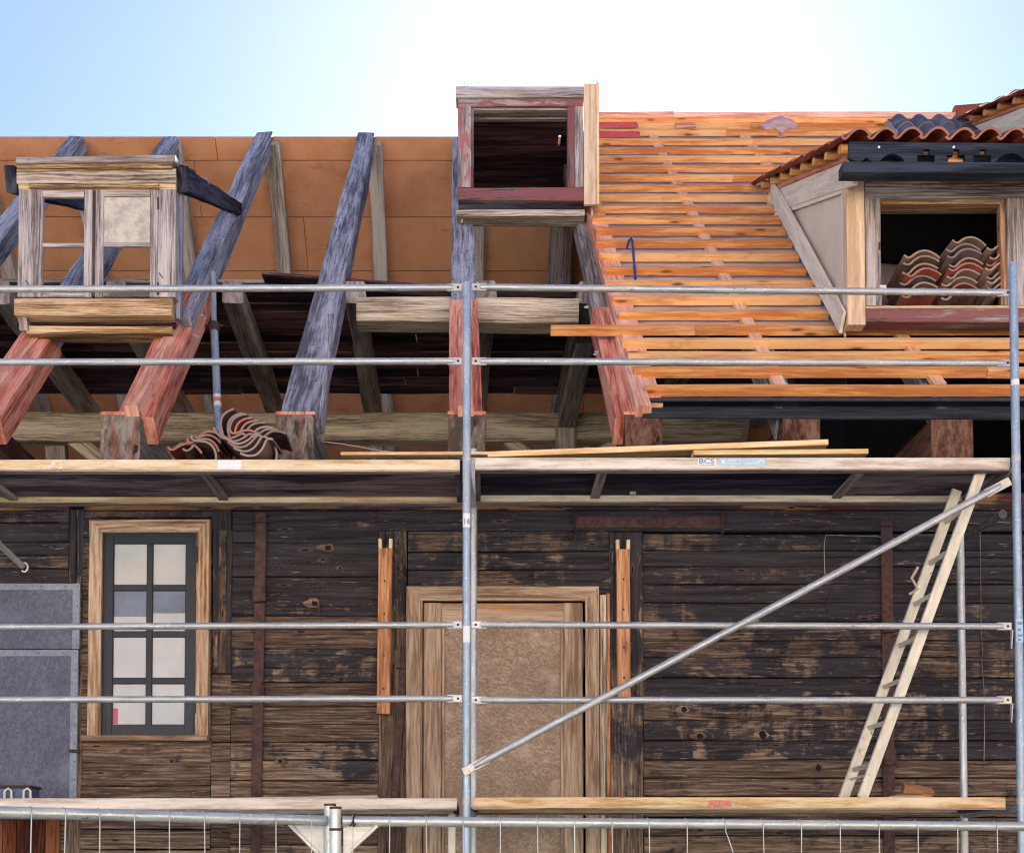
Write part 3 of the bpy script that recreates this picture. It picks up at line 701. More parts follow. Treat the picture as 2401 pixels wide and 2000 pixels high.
# joist tails
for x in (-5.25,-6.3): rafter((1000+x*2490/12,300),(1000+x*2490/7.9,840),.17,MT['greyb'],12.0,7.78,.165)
tdat=[(0,-370,.245,0),(0,-700,.245,0),(1,-60,.245,-.0),(2,247,.25,0),(3,605,.245,0),(4,957,.235,0),(5,1320,.24,0),(6,1643,.24,0),(7,1952,.27,0),(8,2330,.25,0)]
yT=7.72
for i,px,w,_ in tdat:
    zt_=Z(850 if i!=7 else 856,yT)-(.0); zb_=Z(938,yT)-.02
    x=X(px,yT,850)
    red=i in (1,5,6,7,8)
    q=MB(); q.timber((x,yT,(zt_+zb_)/2),(x+(.0),15.5,(zt_+zb_)/2),w,zt_-zb_,(0,0,1),.014,.004,18)
    q.build('ceiling_joist',MT['redtail'] if red else MT['tail'],H)
    if i in (1,2,3,4,5):
        q=MB(); q.timber((x,yT-.004,zt_+.008),(x,yT+.35,zt_+.008),w+.012,.022,(0,0,1),.006,.002,3); q.build('joist_cap',MT['pink'],H,label='orange red cap on the joist end')
# rear slope: rafters, sheathing
def rearpt(px,Y,py,off=0.): return V((X(px,Y,py),Y,rearz(Y,off)))
for k,(x) in enumerate((-5.2,-4.22,-3.22,-2.21,-1.17,-.12,.82,1.9,3.0,4.1)):
    nr=V((0,M,1)).normalized()
    q=MB(); a=V((x+.02,12.2,rearz(12.2)))-nr*.12; b=V((x-.02,16.2,rearz(16.2)))-nr*.12
    q.timber(b,a,.145,.14,nr,.01,.006); q.build('rear_rafter',MT['rearraf'],H)
q=MB(); Xl,Xr=-8.2,8.2; nr=V((0,M,1)).normalized(); dn=V((0,1,-M)).normalized()
st=V((0,YR+.02,rearz(YR+.02)))-nr*.035
rowh=.0; bounds=[0,.22,.76,1.30,1.9,2.6,3.2,3.8,4.4,5.0,5.8]
for r,(s0,s1) in enumerate(zip(bounds[:-1],bounds[1:])):
    x=Xl+random.uniform(-1.6,0)
    xb=[]
    while x<Xr: xb.append(x); x+=3.3
    xb.append(x)
    for x0,x1 in zip(xb[:-1],xb[1:]):
        c=st+dn*(s0+s1)/2
        q.timber(c+V((x0+.003,0,0)),c+V((x1-.003,0,0)),s1-s0-.007,.014,nr,.001,0,1)
q.build('rear_sheathing',MT['fibre'],H,label='orange brown fibreboard lining of the rear slope')
q=MB(); q.timber(st+dn*.02+V((0,0,-.0))+nr*.02+V((-8.2,0,0))+dn*2.9,st+dn*2.92+nr*.02+V((8.2,0,0)),5.8,.012,nr,.001); q.build('rear_sky_block',MT['zinc'],H)  # dark sheet added behind the boards to block sky through their joints
# ridge strip of rear tiles peeking over
q=MB()
for i in range(40):
    x=-6+.2*i
    if x>-.35: break
    q.tile((x,YR+.05,rearz(YR)-.022),(1,0,0),dn,nr,.21,.34,.014,.016)
q.build('rear_tile_course',MT['claygrey'],H)
# loft floor
zl=P(715,858,11.9).z   # underside of joists
for x in (-4.85,-3.92,-3.0,-2.07,-1.10,-.06,.80,1.8,2.8,3.8):
    q=MB(); y0=roofY=7.8+(zl+.1-ZF)/M+.12
    q.timber((x+.05 if x<0 else x,y0,zl+.09),(x-.05 if x<0 else x-.06,12.15,zl+.09),.16,.18,(0,0,1),.016,.008,18); q.build('loft_joist',MT['strut'],H)
q=MB(); y=7.8+(zl+.2-ZF)/M+.18; 
while y<11.72:
    w=random.uniform(.14,.24)
    for (x0,x1) in ((-6.5,-2.6+random.uniform(-.5,.5)),(-2.2,.1+random.uniform(-.5,.5)),(.7,6.5)):
        pass
    xs=[-6.5,-3.0+random.uniform(-.6,.6),-.2+random.uniform(-.6,.6),2.6+random.uniform(-.6,.6),6.5]
    for x0,x1 in zip(xs[:-1],xs[1:]):
        q.timber((x0+.005,y+w/2,zl+.195+random.uniform(0,.012)),(x1-.005,y+w/2+random.uniform(-.004,.004),zl+.195+random.uniform(0,.012)),w-random.choice((.004,.006,.012)),.022,(0,0,1),.003,.005,16)
    y+=w
q.build('loft_floor',MT['loft'],H)
q=MB(); yb=P(538,568,9.62); 
q.timber(P(540,569,9.60),P(975,603,9.60)+V((0,.0,0)),.16,.02,(0,0,1),.003,.003); q.build('loose_loft_board',MT['loft'],H)
q=MB(); q.timber(V((-6.5,9.75,Z(578,9.7))),V((X(735,9.7,578),9.75,Z(580,9.7))),.16,.03,(0,0,1),.004,.004); q.build('loft_edge_plank',MT['strut'],H)
# heavy pale purlin below the loft edge
ya=9.30; q=MB()
q.timber(P(731,631,ya)+V((0,.12,0)),P(1187,634,ya)+V((0,.12,0)),.24,Z(606,ya)-Z(656,ya),(0,0,1),.02,.006); q.build('pale_purlin',MT['palebeam'],H)
# middle beam with braces and posts
ym=11.72; zt_=zl-.003; zb_=Z(902,ym)
q=MB(); q.timber((-6.5,ym+.09,(zt_+zb_)/2),(2.5,ym+.09,(zt_+zb_)/2),.18,zt_-zb_,(0,0,1),.018,.007); q.build('middle_beam',MT['palebeam'],H)
zf=ZF-.27
def brace(x0,y0,x1,y1,w,mat='palebeam',Y=11.86,name='brace'):
    a,b=P(x0,y0,Y),P(x1,y1,Y); b=a+(b-a)*((a.z-zf)/(a.z-b.z)); q=MB(); q.timber(b,a,w,.12,(0,1,0),.012,.005); q.build(name,MT[mat],H)
brace(146,896,226,958,.15); brace(420,896,340,958,.17); brace(1040,905,1098,950,.13); brace(1262,905,1215,950,.11)
brace(1160,862,1160,950,.19,'rearraf',11.66,'attic_post'); brace(770,900,772,950,.17,'strut',11.95,'attic_post'); brace(115,900,118,950,.2,'strut',11.95,'attic_post')
q=MB(); q.timber(P(1200,690,10.2),P(1162,862,11.6),.17,.15,(0,0,1),.015,.006); q.build('loft_joist',MT['strut'],H)
q=MB(); q.timber(P(1152,430,12.0),P(1140,600,12.0),.20,.12,(0,1,0),.012,.005); q.build('attic_post',MT['strut'],H)
# twine hanging between the joists
q=MB(); q.tube([P(a,b,8.0) for a,b in ((650,904),(700,910),(780,924),(840,932),(900,936),(952,936))],.003,6); q.build('hanging_twine',MT['rope'],H)
# unseen end walls added to keep side light out of the attic
for gx in (-6.6,7.4):
    q=MB(); q.prism([(gx,7.9,ZF-.3),(gx,16.4,ZF-.3),(gx,16.4,rearz(16.4)-.1),(gx,YR,ZR-.12),(gx,7.9,ZF-.05)],(.05,0,0),.5,(0,1,0)); q.build('gable_light_block',MT['dark'],H)

# ================================================================== NEW BATTENED HALF OF THE ROOF
XR_=4.06
offm=.05; offb=.085
q=MB(); rows_=[]
ylo=onroof(1300,688,offm).y
ny=60; nx=60
for i in range(ny+1):
    Y=ylo+(12.12-ylo)*i/ny
    rows_.append([(1.0+(6.4-1.0)*j/nx, Y, roofz(Y,offm)+.012*math.sin(j*.9+i*.35)*math.sin(i*1.7)+random.uniform(-.003,.003)) for j in range(nx+1)])
q.sheet(rows_,.5); q.build('roof_underlay',MT['membrane'],H)
# edge board with its pale outer face
e0=onroof(1318,842,offb); e1=onroof(1203,424,offb)
dirx=(e1-e0); 
def edgeat(Y,dx=0.): t=(Y-e0.y)/(e1.y-e0.y); return V((e0.x+(e1.x-e0.x)*t+dx,Y,roofz(Y,offb)))
q=MB(); q.timber(edgeat(7.78,.07)-NRM*.02,edgeat(12.0,.07)-NRM*.02,.15,.04,NRM,.004,.001); q.build('roof_edge_board',MT['pinkl'],H)
q=MB(); q.timber(edgeat(7.80,-.012)-NRM*.09,edgeat(12.0,-.012)-NRM*.09,.022,.20,NRM,.003,.001); q.build('roof_edge_board',MT['pinkl'],H)
# counter battens running up the slope
for (a,b) in (((1330,262),(1592,778)),((1512,262),(1915,775)),((1700,300),(2240,775)),((1850,262),(2560,775))):
    p,r=onroof(*b,offm+.03),onroof(*a,offm+.03)
    q=MB(); q.timber(p-(r-p).normalized()*.12,r,.085,.038,NRM,.003,.001); q.build('counter_batten',MT['peach'],H)
rowy=[246.3,256.7,270.3,289.2,307.4,324.4,343.9,363.4,384.2,403.7,427.1,449.2,472.6,497.3,524.6,553.2,581.8,613,643.8,674.4,701.2,729.2,761,798]
lefts={674.4:1129,701.2:1275,729.2:1287,761:1298,798:1322,643.8:1268,613:1255,581.8:1240,553.2:1236,524.6:1228,497.3:1222,472.6:1222,449.2:1214,427.1:1207}
ob=offm+.052+.05
DCX=None
for k,y in enumerate(rowy):
    n=len(rowy); th=.052+.012*(k/n)
    lx=lefts.get(y,1224)
    p=onroof(lx,y,ob-.02)
    if y>660: ends=[(p.x,5.2)]
    elif y>395: ends=[(p.x,hitx) for hitx in (X(1736,8.25,400)-.004,)]
    else: ends=[(p.x,4.08)]
    x0,x1=ends[0]
    # battens come in lengths butted together
    joints=[x0]
    if x1-x0>2.2: joints.append(x0+random.uniform(.9,x1-x0-.9))
    joints.append(x1)
    c=V((0,p.y,roofz(p.y,ob-.03)))
    q=MB()
    for a,b in zip(joints[:-1],joints[1:]):
        o1=random.uniform(-.006,.006); o2=random.uniform(-.006,.006)
        q.timber(c+V((a+.001,0,0))+SLP*o1,c+V((b-.001,0,0))+SLP*o2,.046 if y<660 else .052,th,NRM,.003,.0015,None,None)
    q.build('roof_batten',MT['batten'],H)
for k,y in enumerate(rowy):
    if 395<y<660:
        p=onroof(1224,y,ob-.02); q=MB(); c=V((0,p.y,roofz(p.y,ob-.03))); q.timber(c+V((X(2190,8.25,400),0,0)),c+V((5.2,0,0)),.046,.055,NRM,.003,.0015); q.build('roof_batten',MT['batten'],H)
p=onroof(1690,413,ob-.02); q=MB(); q.timber(p+V((-.10,0,0)),p+V((.55,0,0)),.05,.045,NRM,.003,.0015); q.build('roof_batten',MT['batten'],H,label='short offcut batten')
q=MB(); p=onroof(1700,236,ob-.02); 
for a,b in ((1.0,1.9),(1.9,4.2),(4.2,6.4)):
    q.timber(V((a,12.16,ZR+.165)),V((b,12.16,ZR+.17)),.055,.075,(0,0,1),.004,.002,8)
q.build('ridge_board',MT['pinkl'],H)
# fascia and dark gutter below the battens
ye=7.70
q=MB(); q.pbox(1322,815,2320,823,ye+.06,.09); q.build('eaves_flashing',MT['zinc'],H)
q=MB(); q.timber(P(1318,838,ye)+V((0,.08,0)),P(2320,842,ye)+V((0,.08,0)),.16,.065,(0,-.35,1),.006); q.build('eaves_fascia',MT['black'],H)
# sealing boards below underlay: dark soffit
q=MB(); Yx=7.86; q.timber(V((1.05,7.98,roofz(7.98)-.02)),V((6.4,7.98,roofz(7.98)-.02)),.30,.02,NRM,.002); q.build('eaves_soffit',MT['zinc'],H)

# ---------------- pantiled part of the roof on the right, up by the ridge
q=MB(); q2=MB(); row=0
Yt=10.9
while Yt<12.05:
    x=XR_; c=0
    while x<6.3:
        sh=random.uniform(-.006,.006)
        q.tile(V((x,Yt,roofz(Yt,.13+.012)))+SLP*sh,(1,0,0),(SLP-NRM*.06).normalized(),NRM,.225,.36,.014,.040)
        x+=.205; c+=1
    Yt+=.205; row+=1
q.build('roof_tiles',MT['claygrey'],H,label='grey weathered pantiles by the ridge')
q=MB(); q.timber(V((XR_-.03,10.9,roofz(10.9,.15))),V((XR_-.03,12.0,roofz(12.0,.15))),.012,.07,NRM,.002); q.build('verge_strip',MT['galvb'],H)
q=MB(); 
for k in range(5):
    x=4.78+.42*k; q.tube([(x,12.18,ZR+.20),(x+.40,12.18,ZR+.215)],.10,14,.5,True,[.085,.10])
q.build('ridge_tiles',MT['clayred'],H)

# ================================================================== DORMERS
def pb(q,x0,y0,x1,y1,Yf,d,ch=.004,tone=None,jit=0.): q.pbox(x0,y0,x1,y1,Yf,d,ch,tone,jit)
# ---- dormer A (left, weathered twin-light window)
ya=8.45
dA=empty('dormer',(X(195,ya,600),ya,Z(680,ya)),'small dormer with a silvered twin window, one panel boarded, roof stripped off',parent=H)
q=MB(); pb(q,34,345,361,376,ya-.01,.12,.006,.4,.001); q.build('dormer_lintel',MT['lintel'],dA)
q=MB(); pb(q,34,335,352,344.5,ya-.035,.16,.003); q.build('dormer_roof_plank',MT['yellowsill'],dA)
q=MB(); q.timber(P(34,329,ya-.05)+V((0,.1,0)),P(360,326,ya-.05)+V((0,.1,0)),.22,.045,(0,0,1),.006,.004); q.build('dormer_roof_plank',MT['strut'],dA)
q=MB(); pb(q,38,376.5,360,389,ya+.002,.1); q.build('dormer_head_board',MT['yellowsill'],dA)
q=MB(); q.timber(P(60,382,ya-.02),P(326,382,ya-.02),.035,.03,(0,0,1),.004,.003,10); q.build('dormer_drip_bar',MT['yellowsill'],dA,label='cream yellow drip bar')
q=MB(); pb(q,37,389,70,609,ya+.004,.12,.005,.5,.002); q.build('dormer_post',MT['dormerw'],dA)
q=MB(); pb(q,323,389,360,609,ya+.004,.12,.005,.6,.002); q.build('dormer_post',MT['dormerw'],dA)
q=MB(); pb(q,188,389,196,607,ya+.03,.06); q.build('dormer_mullion',MT['strut'],dA)
q=MB(); pb(q,29,611,352,646,ya-.03,.12,.006,.6,.002); q.build('dormer_sill',MT['yellowsill'],dA,label='yellowish sill beam')
q=MB(); pb(q,34,646.5,352,664,ya+.10,.14,.005,.3); q.build('dormer_sill_block',MT['redtail'],dA)
q=MB(); pb(q,54,668,352,683,ya+.05,.16,.004,.4,.002); q.build('dormer_foot_plank',MT['yellowsill'],dA)
def sash(name,x0,x1,sl,sr,y0,y1,tr,brl,mu,Y,mat,lab=None):
    q=MB(); pb(q,x0,y0,x0+sl,y1,Y,.035); pb(q,x1-sr,y0,x1,y1,Y,.035)
    pb(q,x0+sl,y0+.5,x1-sr,y0+tr,Y+.002,.031); pb(q,x0+sl,y1-brl,x1-sr,y1-.5,Y+.002,.031); pb(q,x0+sl,mu-4,x1-sr,mu+4,Y+.004,.026)
    return q.build(name,mat,dA,label=lab)
sash('casement',70,188,17,16,389,609,15,10,502,ya-.005,MT['dormerw'])
sash('casement',195,323,16,15,388,609,15,10,502,ya-.003,MT['dormerw'])
q=MB(); pb(q,211,403,308,498,ya+.012,.008,.001,.5); q.build('weathered_panel',MT['weathpanel'],dA)
q=MB()
for (x,y) in ((324,405),(324,580)): q.tube([P(x,y,ya-.012),P(x,y+24,ya-.012)],.006,8)
q.build('casement_hinge',MT['rust'],dA)
# burnt catslide rafters and cheek timbers
for (x,xe) in ((372,484),(22,232)):
    a=P(x,368,ya+.02); Yb=10.42; zt_=roofz(Yb)+.06
    b=V((a.x+.0,Yb,zt_)) 
    q=MB(); q.timber(a,b,.075,.17,(0,0,1),.008,.006,14,None,.06,.10); q.build('dormer_rafter',MT['burnt'],dA)
q=MB()
for t in (.04,.12,.34):
    a=P(372,368,ya+.02); b=V((a.x,10.42,roofz(10.42)+.06)); c=a.lerp(b,t)
    q=MB(); q.timber(c+V((-.03,0,.09)),c+V((.035,0,.075)),.07,.018,(0,0,1),.003,.004,3); q.build('torn_roof_board',MT['redpaint' if t==.34 else 'burnt'],dA)
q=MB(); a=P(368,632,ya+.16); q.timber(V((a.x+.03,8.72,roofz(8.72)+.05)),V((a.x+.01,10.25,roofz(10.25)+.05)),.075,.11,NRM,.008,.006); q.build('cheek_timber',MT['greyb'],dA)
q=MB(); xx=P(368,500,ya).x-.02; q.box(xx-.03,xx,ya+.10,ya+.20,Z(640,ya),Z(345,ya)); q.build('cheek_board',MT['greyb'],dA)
q=MB(); xx=X(45,ya,640); q.timber(V((xx,ya+.2,roofz(ya+.3)-.02)),V((xx,ya+.02,Z(660,ya))),.06,.1,(0,1,0),.004); q.build('cheek_timber',MT['strut'],dA)
q=MB(); q.tube([P(372,352,ya),P(372,346,ya)],.003,6)
for (x,y) in ((52,575),(326,560)): q.tube([P(x,y,ya),P(x+8,y+10,ya-.03)],.003,6)
q.build('bent_nail',MT['rust'],dA)
# ---- dormer B (centre, bare red painted frame)
yb=10.15
dB=empty('dormer',(X(1068,yb,400),yb,Z(443,yb)),'bare dormer frame of worn red timber with a new pale board on its right edge',parent=H)
q=MB(); pb(q,935,177,1198,199,yb-.03,.16,.006,.5,.002); q.build('dormer_lintel',MT['dormerw'],dB)
q=MB(); pb(q,939,200,1196,218,yb,.12,.004,.5,.001); q.build('dormer_head',MT['redpaint2'],dB)
q=MB(); pb(q,939,218.5,966,384,yb+.002,.12,.004,.6,.002); q.build('dormer_post',MT['redpaint'],dB)
q=MB(); pb(q,966,218.5,971,384,yb+.035,.09,.003,.2); q.build('dormer_stop',MT['strut'],dB)
q=MB(); pb(q,1178.5,218.5,1196,384,yb+.002,.12,.004,.7,.002); q.build('dormer_post',MT['dormerw'],dB)
q=MB(); pb(q,1164,218.5,1178,384,yb+.012,.1,.003,.5,.001); q.build('dormer_stop',MT['redpaint2'],dB)
q=MB(); pb(q,971,219,1164,226,yb+.03,.09,.003,.3); pb(q,971,226.5,1164,244,yb+.15,.05,.004,.2,.002); q.build('dormer_inner_board',MT['strut'],dB)
q=MB(); pb(q,940,384.5,1198,411,yb-.015,.16,.005,.5,.003); q.build('dormer_sill',MT['redpaint2'],dB)
q=MB(); pb(q,940,411.5,1197,429,yb+.035,.16,.004,.1); q.build('dormer_sill_block',MT['burnt'],dB)
q=MB(); pb(q,936,429.5,1199,443,yb+.01,.18,.004,.4,.002); q.build('dormer_foot_plank',MT['lintel'],dB)
zt_=Z(172,yb)
q=MB(); q.timber(V((X(1210,yb-.05,300),yb-.03,Z(419,yb-.05))),V((X(1210,yb-.05,300),yb-.03,Z(171,yb-.05))),X(1223,yb-.05)-X(1198,yb-.05),.028,(0,1,0),.003); q.build('dormer_corner_board',MT['planed'],dB)
q=MB(); xx=X(1226,yb-.05,300); q.box(xx-.012,xx+.012,yb-.047,yb+.05,Z(418,yb-.05),Z(170,yb-.05)); q.build('dormer_corner_board',MT['pine'],dB)
# cheeks and roof of dormer B
for xx,m in ((X(1213,yb,300),MT['membrane']),(X(945,yb,300),MT['strut'])):
    q=MB(); 
    q.prism([(xx,yb+.06,Z(180,yb)),(xx,12.1,Z(180,yb)+.35),(xx,12.1,roofz(12.1)-.05),(xx,yb+.2,roofz(yb+.2)-.05),(xx,yb+.06,roofz(yb+.1))],(.018,0,0),.5,(0,1,0))
    q.build('dormer_cheek',m,dB)
x0,x1=X(937,yb,180),X(1198,yb,180); za=Z(182,yb); xh=P(1147,277,10.95).x
q=MB(); n=9
for i in range(n):
    y0=yb+.12+(12.1-yb-.12)*i/n; y1=yb+.12+(12.1-yb-.12)*(i+1)/n
    f=lambda y: za-.02+(y-yb)*.10
    if i in(3,): 
        xh=P(1147,277,(y0+y1)/2).x
        for (a,b) in ((x0,xh-.012),(xh+.012,x1)): q.timber(V((a,(y0+y1)/2,f((y0+y1)/2))),V((b,(y0+y1)/2,f((y0+y1)/2))),y1-y0-.0005,.02,(0,-.1,1),.001)
    else: q.timber(V((x0,(y0+y1)/2,f((y0+y1)/2))),V((x1,(y0+y1)/2,f((y0+y1)/2))),y1-y0-.0005,.02,(0,-.1,1),.001)
q.build('dormer_roof',MT['loft'],dB)
q=MB()
for (x,y,dx) in ((952,178,1),(957,178,2),(1226,171,-5)): q.tube([P(x,y,yb+.02),P(x+dx,y-(10 if dx!=2 else 4),yb+.02)],.0022,6)
q.build('bent_nail',MT['rust'],dB)
# ---- tile-roofed dormers C and D: shared builder for the cheek side
def verge(parent,xc,y_front,z_front,y_back,z_back,nlath,xend,tmat,ncol,pitch=.18,lath=True):
    a=V((xc,y_front,z_front)); b=V((xc,y_back,z_back)); d=(b-a).normalized(); nn=V((-0.0,-d.z,d.y)).normalized(); L=(b-a).length
    # raking edge board
    q=MB(); q.timber(a-nn*.085,b-nn*.085,.03,.17,nn,.004); q.build('raking_board',MT['cream'],parent)
    q=MB(); q.timber(a+nn*.016+V((.02,0,0)),b+nn*.016+V((.02,0,0)),.10,.03,nn,.003,.003); q.build('verge_underlay',MT['pink'],parent)
    for i in range(nlath):
        t=(i+.35)/nlath; c=a+d*(L*t)+nn*.058
        q=MB(); q.timber(c+V((-.10,0,0)),c+V((xend-xc,0,0)),.085,.055,nn,.016,.001); q.build('roof_batten',MT['batten'],parent)
    q=MB(); nrow=nlath
    for i in range(nrow):
        t=i/nrow; c=a+d*(L*t-.06)+nn*.115
        x=xc-.14
        k=0
        while x<xend:
            q.tile(c+V((x-xc,0,random.uniform(-.004,.004)))+d*random.uniform(-.006,.006),(1,0,0),(d-nn*.045).normalized(),nn,pitch*1.12,L/nrow*1.35,.015,.034); x+=pitch; k+=1
    q.build('roof_tiles',tmat,parent)
    return a,b,d,nn
yc=8.25
dC=empty('dormer',(X(1900,yc,600),yc,Z(668,yc)),'tiled dormer with black carved fascia, cream cheek and stacked tiles in its opening',parent=H)
xc=X(1736,yc,400)
zfC=Z(330,7.98)
tip=hit(1572,398,.12); 
XRC=X(2186,yc,400)
verge(dC,xc,7.98,Z(322,7.98),tip.y,tip.z,8,XRC+.08,MT['clayred'],14,.172)
# cheek: panel, raking and bottom boards
yc2=tip.y
q=MB(); q.prism([(xc+.02,yc+.05,Z(352,yc)),(xc+.02,tip.y,tip.z-.1),(xc+.02,yc+.15,roofz(yc+.15,.15))],(.012,0,0),.5,(0,0,1)); q.build('cheek_panel',MT['cheek'],dC)
q=MB(); a=V((xc-.030,yc+.02,roofz(yc+.02,.33))); b=V((xc-.030,tip.y-.28,roofz(tip.y-.28,.31))); q.timber(a,b,.022,.15,NRM,.003); q.build('cheek_board',MT['cream'],dC)
q=MB(); a=V((xc+.004,yc+.06,Z(352,yc)-.04)); b=V((xc+.004,tip.y-.1,tip.z-.20)); q.timber(a,b,.018,.14,(0,-.4,1),.003); q.build('cheek_board',MT['cream'],dC)
q=MB(); q.box(xc-.002,xc+.016,yc+.035,yc+.12,Z(650,yc),Z(352,yc)); q.build('cheek_board',MT['cream'],dC)
q=MB(); pb(q,1737,352,1774,666,yc-.01,.10,.004,.5); q.build('dormer_corner_post',MT['planed'],dC)
q=MB(); pb(q,1774.5,357,2150,382,yc+.03,.12,.006,.4,.001); q.build('dormer_lintel',MT['lintel'],dC)
q=MB(); pb(q,1774.5,383,2150,406,yc+.045,.12,.005,.6,.001); q.build('dormer_head',MT['dormerw'],dC)
q=MB(); pb(q,1775,406.5,1797,626,yc+.05,.09,.004,.6,.001); pb(q,1797,406.5,1807,626,yc+.042,.09,.004,.4,.001); q.build('dormer_post',MT['dormerw'],dC)
q=MB(); pb(q,2066,406.5,2150,626,yc+.05,.09,.004,.5,.001); q.build('dormer_post',MT['dormerw'],dC)
q=MB(); pb(q,2052,406.5,2065,626,yc+.07,.06,.004,.3,.001); pb(q,1807,408,2050,418,yc+.07,.1,.004,.3); pb(q,1807,418,2050,430,yc+.17,.06,.004,.3); q.build('dormer_inner_frame',MT['winframe'],dC)
q=MB(); pb(q,1776,626.5,2150,632,yc+.02,.15,.003,.4,.001); q.build('dormer_sill_board',MT['yellowsill'],dC)
q=MB(); pb(q,1776,632.5,2150,660,yc+.03,.13,.005,.5,.003); q.build('dormer_sill',MT['redpaint2'],dC)
q=MB(); q.tube([P(1804,497,yc+.03),P(1804,512,yc+.03)],.006,8); q.build('hinge_pin',MT['rust'],dC)
q=MB(); pb(q,1805,584,1818,592,yc+.01,.03,.004); q.build('window_catch',MT['white'],dC)
q=MB(); pb(q,2150,352,2186,666,yc-.01,.10,.004,.5); q.build('dormer_corner_post',MT['planed'],dC)
q=MB(); q.prism([(XRC-.01,yc+.05,Z(352,yc)),(XRC-.01,tip.y,tip.z-.1),(XRC-.01,yc+.15,roofz(yc+.15,.15))],(.012,0,0),.5,(0,0,1)); q.build('cheek_panel',MT['cheek'],dC)
# carved fascia
yf=7.88
prof=[(1741.5,291),(2184,295),(2184,333)]
def arch(xa,xb,top,base=333,n=10): return [(xb+(xa-xb)*i/n, base-(base-top)*math.sin(math.pi*i/n)**.7) for i in range(n+1)]
def crossn(xa,xs0,xs1,xb): return [(xb,333),(xb,318.5),(xs1,318.5),(xs1,306.5),(xs0,306.5),(xs0,318.5),(xa,318.5),(xa,333)]
prof+=arch(2041,2105,315)[::1]+crossn(2007.6,2026,2040-4,2040)[:0]
prof+=crossn(2005,2019.5,2032,2038)[:0]
prof+=[(x+0,y) for x,y in crossn(2005-9,2010,2022,2038-9+4)]
prof+=[(x,y) for x,y in crossn(1942,1955,1967,1979)]
prof+=[(x,y) for x,y in crossn(1881,1894,1906.6,1917)]
prof+=arch(1803,1857,316)+[(1790,333),(1783,328),(1777,323),(1770,329),(1758,333),(1744,326),(1740,322)]
q=MB(); q.prism([P(x,y,yf) for x,y in prof],(0,.028,0),.5,(1,0,0)); q.build('carved_fascia',MT['black'],dC,label='black fascia board with carved scallops and stepped notches')
q=MB(); q.timber(P(1729,343,yf-.02)+V((0,.05,0)),P(2194,345,yf-.02)+V((0,.05,0)),.11,Z(332,yf)-Z(354,yf),(0,0,1),.004); q.build('dormer_cornice',MT['black'],dC)
q=MB(); q.box(xc-.0,XRC,yf+.12,yf+.14,Z(334,yf),Z(296,yf)); q.build('fascia_backing',MT['burnt'],dC)
q=MB(); 
for (x,y) in ((1802.6,302),(1956,302)): q.tube([P(x,y,yf-.004),P(x,y,yf)],.008,8)
q.build('screw_head',MT['bolt'],dC)
q=MB(); q.pbox(1944,318,1976,333,yf+.06,.03); q.build('roof_batten',MT['batten'],dC)
# dark back of the dormer room
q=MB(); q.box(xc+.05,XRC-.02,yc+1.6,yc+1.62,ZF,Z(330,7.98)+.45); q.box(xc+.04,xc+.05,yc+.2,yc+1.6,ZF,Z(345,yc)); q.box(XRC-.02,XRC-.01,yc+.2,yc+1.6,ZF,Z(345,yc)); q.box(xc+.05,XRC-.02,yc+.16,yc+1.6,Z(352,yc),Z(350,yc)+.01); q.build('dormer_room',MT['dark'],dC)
q=MB(); q.box(xc+.06,XRC-.03,yc+.18,yc+1.58,Z(632,yc)-.035,Z(632,yc)-.012); q.build('dormer_floor',MT['loft'],dC)
# dormer D further up and right
yd_=10.05
tipD=hit(1992,262,.14); xd=tipD.x
dD=empty('dormer',(xd+.5,yd_,roofz(yd_)),'upper tiled dormer at the top right edge with orange batten ends under its verge',parent=H)
zD=P(2100,190,10.9).z
aD=V((xd,10.15,0)); 
pv=P(2100,212,1.0); 
# front height chosen so the rake matches dormer C
rk=.47
verge(dD,xd,10.0,tipD.z-rk*(tipD.y-10.0)*1.0+.0,tipD.y,tipD.z,6,xd+1.6,MT['clayred'],8,.172)
q=MB(); q.prism([(xd+.02,10.15,tipD.z-rk*(tipD.y-10.15)-.02),(xd+.02,tipD.y,tipD.z-.05),(xd+.02,10.15,roofz(10.15,.1))],(.012,0,0),.5,(0,0,1)); q.build('cheek_panel',MT['cheek'],dD)
q=MB(); a=V((xd+.004,10.15,roofz(10.15,.2))); b=V((xd+.004,tipD.y,roofz(tipD.y,.18))); q.timber(a,b,.02,.14,NRM,.003); q.build('cheek_board',MT['cream'],dD)

xe=xd+1.55; yD=10.1; zT=tipD.z-rk*(tipD.y-10.0)-.10; zB=roofz(yD,.05)
for a,b in ((xd,xd+.10),(xe-.10,xe)):
    q=MB(); q.box(a+.002,b,yD-.01,yD+.08,zB,zT); q.build('dormer_corner_post',MT['planed'],dD)
q=MB(); q.box(xd+.10,xe-.10,yD+.01,yD+.1,zT-.16,zT-.002,.005,None,.001); q.build('dormer_lintel',MT['lintel'],dD)
q=MB(); q.box(xd+.10,xe-.10,yD+.01,yD+.1,zB,zB+.12,.005,None,.001); q.build('dormer_sill',MT['redpaint2'],dD)
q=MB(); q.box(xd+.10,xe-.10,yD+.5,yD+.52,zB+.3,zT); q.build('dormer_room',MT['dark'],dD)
q=MB(); q.box(xd-.03,xe+.05,yD-.12,yD-.09,zT-.04,zT+.10); q.build('dormer_fascia',MT['black'],dD)
q=MB(); q.prism([(xe-.01,10.15,tipD.z-rk*(tipD.y-10.15)-.02),(xe-.01,tipD.y,tipD.z-.05),(xe-.01,10.15,roofz(10.15,.1))],(.012,0,0),.5,(0,0,1)); q.build('cheek_panel',MT['cheek'],dD)
